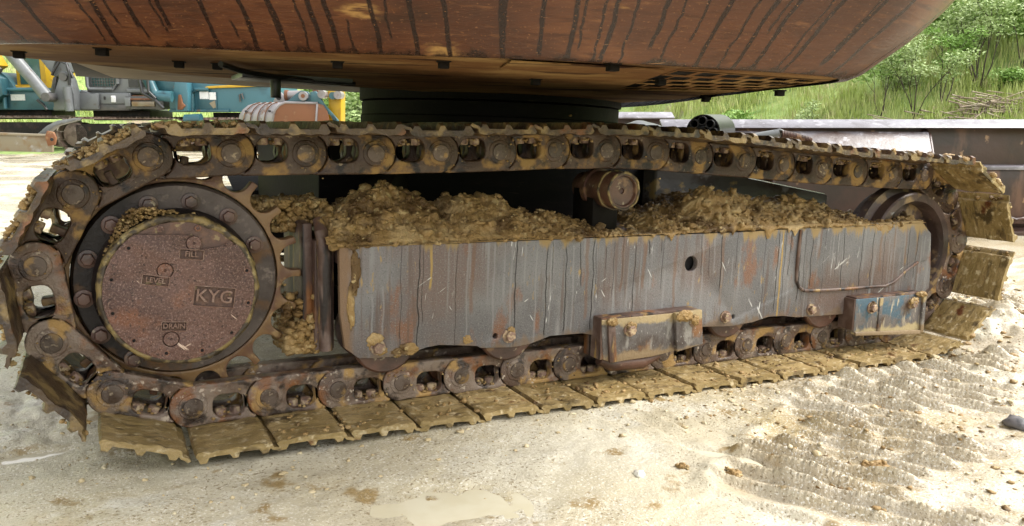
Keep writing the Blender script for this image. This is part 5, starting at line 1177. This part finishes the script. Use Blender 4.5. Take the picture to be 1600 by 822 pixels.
bush(1625, 10.2, .6, .9, 3000, .024, 'leaf', 'tall green bush cut by the right border', 36)
bush(1395, 10.1, .5, .5, 2600, .022, 'leaf_pale', 'light green bush behind the counterweight corner', 38)
bush(1575, 9.5, .4, .25, 1800, .018, 'leaf', 'low leafy bush above the right end of the girder', 37)
bush(1160, 10.5, .5, .42, 1300, .035, 'leaf', 'small green bush behind the pipe bundle', 39)
bush(545, 24.5, 1.6, 2.4, 3000, .10, 'leaf', 'green bush between the bucket and the slewing ring', 40)
bush(575, 23.5, 1.2, 1.5, 2200, .09, 'leaf_pale', 'pale bush seen just left of the slewing ring', 41)
bush(1000, 13, .8, .7, 1500, .045, 'leaf_pale', 'pale bush behind the short beam end', 42)
bush(40, 30, 3.0, 3.4, 2600, .2, 'leaf_dark', 'dark bush behind the yellow cab', 43)
bush(270, 31, 3.4, 3.0, 2600, .2, 'leaf', 'broad green bush behind the grey excavator', 44)
# grass blades on the slope
def blades(n_, u0, u1, dmin, dmax, h0, h1, seed):
    rnd = np.random.default_rng(seed); u = rnd.uniform(u0, u1, n_); D = dmin + (dmax - dmin) * rnd.random(n_) ** 1.2
    hd = np.array([rt.x, rt.y]); hf = np.array([math.sin(YAW), math.cos(YAW)]); k = (u - 800) / F_PX
    x = D * (hf[0] + hd[0] * k); y = D * (hf[1] + hd[1] * k); z = gheight(x, y)
    dd, az = az_dist(x, y); d0 = np.interp(az, [-60, -28, -6, 3, 12, 22, 40, 70], [26, 25.5, 24, 17, 10.5, 8.4, 7.6, 7.2])
    ok = (dd > d0 - .2) & (fbm(np.stack([x * 1.1, y * 1.1, z * 0], 1), 3) > -.55); x, y, z = x[ok], y[ok], z[ok]; n_ = len(x)
    h = rnd.uniform(h0, h1, n_) * (1 + .5 * fbm(np.stack([x, y, z * 0], 1) * 1.7, 2)); a = rnd.uniform(0, 6.28, n_); ln = rnd.uniform(.1, .6, n_) * h; w_ = h * .035
    c, s_ = np.cos(a), np.sin(a); b0 = np.stack([x - s_ * w_, y + c * w_, z - .02], 1); b1 = np.stack([x + s_ * w_, y - c * w_, z - .02], 1)
    tp = np.stack([x + c * ln, y + s_ * ln, z + h], 1); md = .5 * (b0 + b1) * .45 + tp * .55; md[:, 2] += h * .08
    m0 = md + np.stack([-s_ * w_, c * w_, 0 * w_], 1) * .8; m1 = md - np.stack([-s_ * w_, c * w_, 0 * w_], 1) * .8
    V = np.stack([b0, b1, m1, m0, tp], 1).reshape(-1, 3); i0 = np.arange(n_) * 5
    Q = np.concatenate([np.stack([i0, i0 + 1, i0 + 2, i0 + 3], 1), np.stack([i0 + 3, i0 + 2, i0 + 4, i0 + 4], 1)])
    F_ = np.concatenate([np.stack([i0, i0 + 1, i0 + 2], 1), np.stack([i0, i0 + 2, i0 + 3], 1), np.stack([i0 + 3, i0 + 2, i0 + 4], 1)])
    return V, F_
V1, Q1 = blades(90000, 930, 1720, 7.4, 15.5, .04, .17, 51); V2, Q2 = blades(16000, -20, 640, 21, 28, .10, .30, 52)
tag(obj('grass', np_mesh('grass', np.concatenate([V1, V2]), np.concatenate([Q1, Q2 + len(V1)]), M['grass'], smooth=False)), 'long fresh grass over the slope behind the machines', 'grass', kind='stuff')
# brush piles and fallen twigs
def twigs(name, u, D, w_, h_, n_, label, seed, thick=.009):
    x, y, z = on_hill(u, D); rnd = random.Random(seed); b = MB()
    for k in range(n_):
        cx, cy = rnd.gauss(0, w_ * .45), rnd.gauss(0, w_ * .25); a = rnd.gauss(-.35, .5); L_ = rnd.uniform(.15, .55); zz = max(.0, rnd.random() ** 1.5 * h_ * math.exp(-(cx / w_) ** 2))
        zz += gz1(x + cx, y + cy) - z; d = Vector((math.cos(a), math.sin(a) * .6, rnd.uniform(-.25, .35))).normalized()
        p = Vector((cx, cy, zz)); b.tube([p - d * L_, p + Vector((0, 0, rnd.uniform(-.03, .04))), p + d * L_], [thick * rnd.uniform(.5, 1.2), thick * .8, thick * .4], 5, False)
    tag(obj(name, b.mesh(name, M['twig'], 0, 60), None, (x, y, z)), label, 'brush', kind='stuff')
twigs('brush_pile', 1550, 9.1, .40, .16, 80, 'dry cut branches piled above the girder at right', 71)
twigs('brush_litter', 1440, 8.8, .5, .10, 60, 'scattered dry twigs at the foot of the slope', 72)
twigs('brush_litter', 1170, 10.0, .7, .14, 90, 'dead sticks in front of the small bush behind the pipes', 73)
twigs('brush_litter', 1270, 9.2, .5, .10, 70, 'dry sticks under the low twiggy shrub', 74)
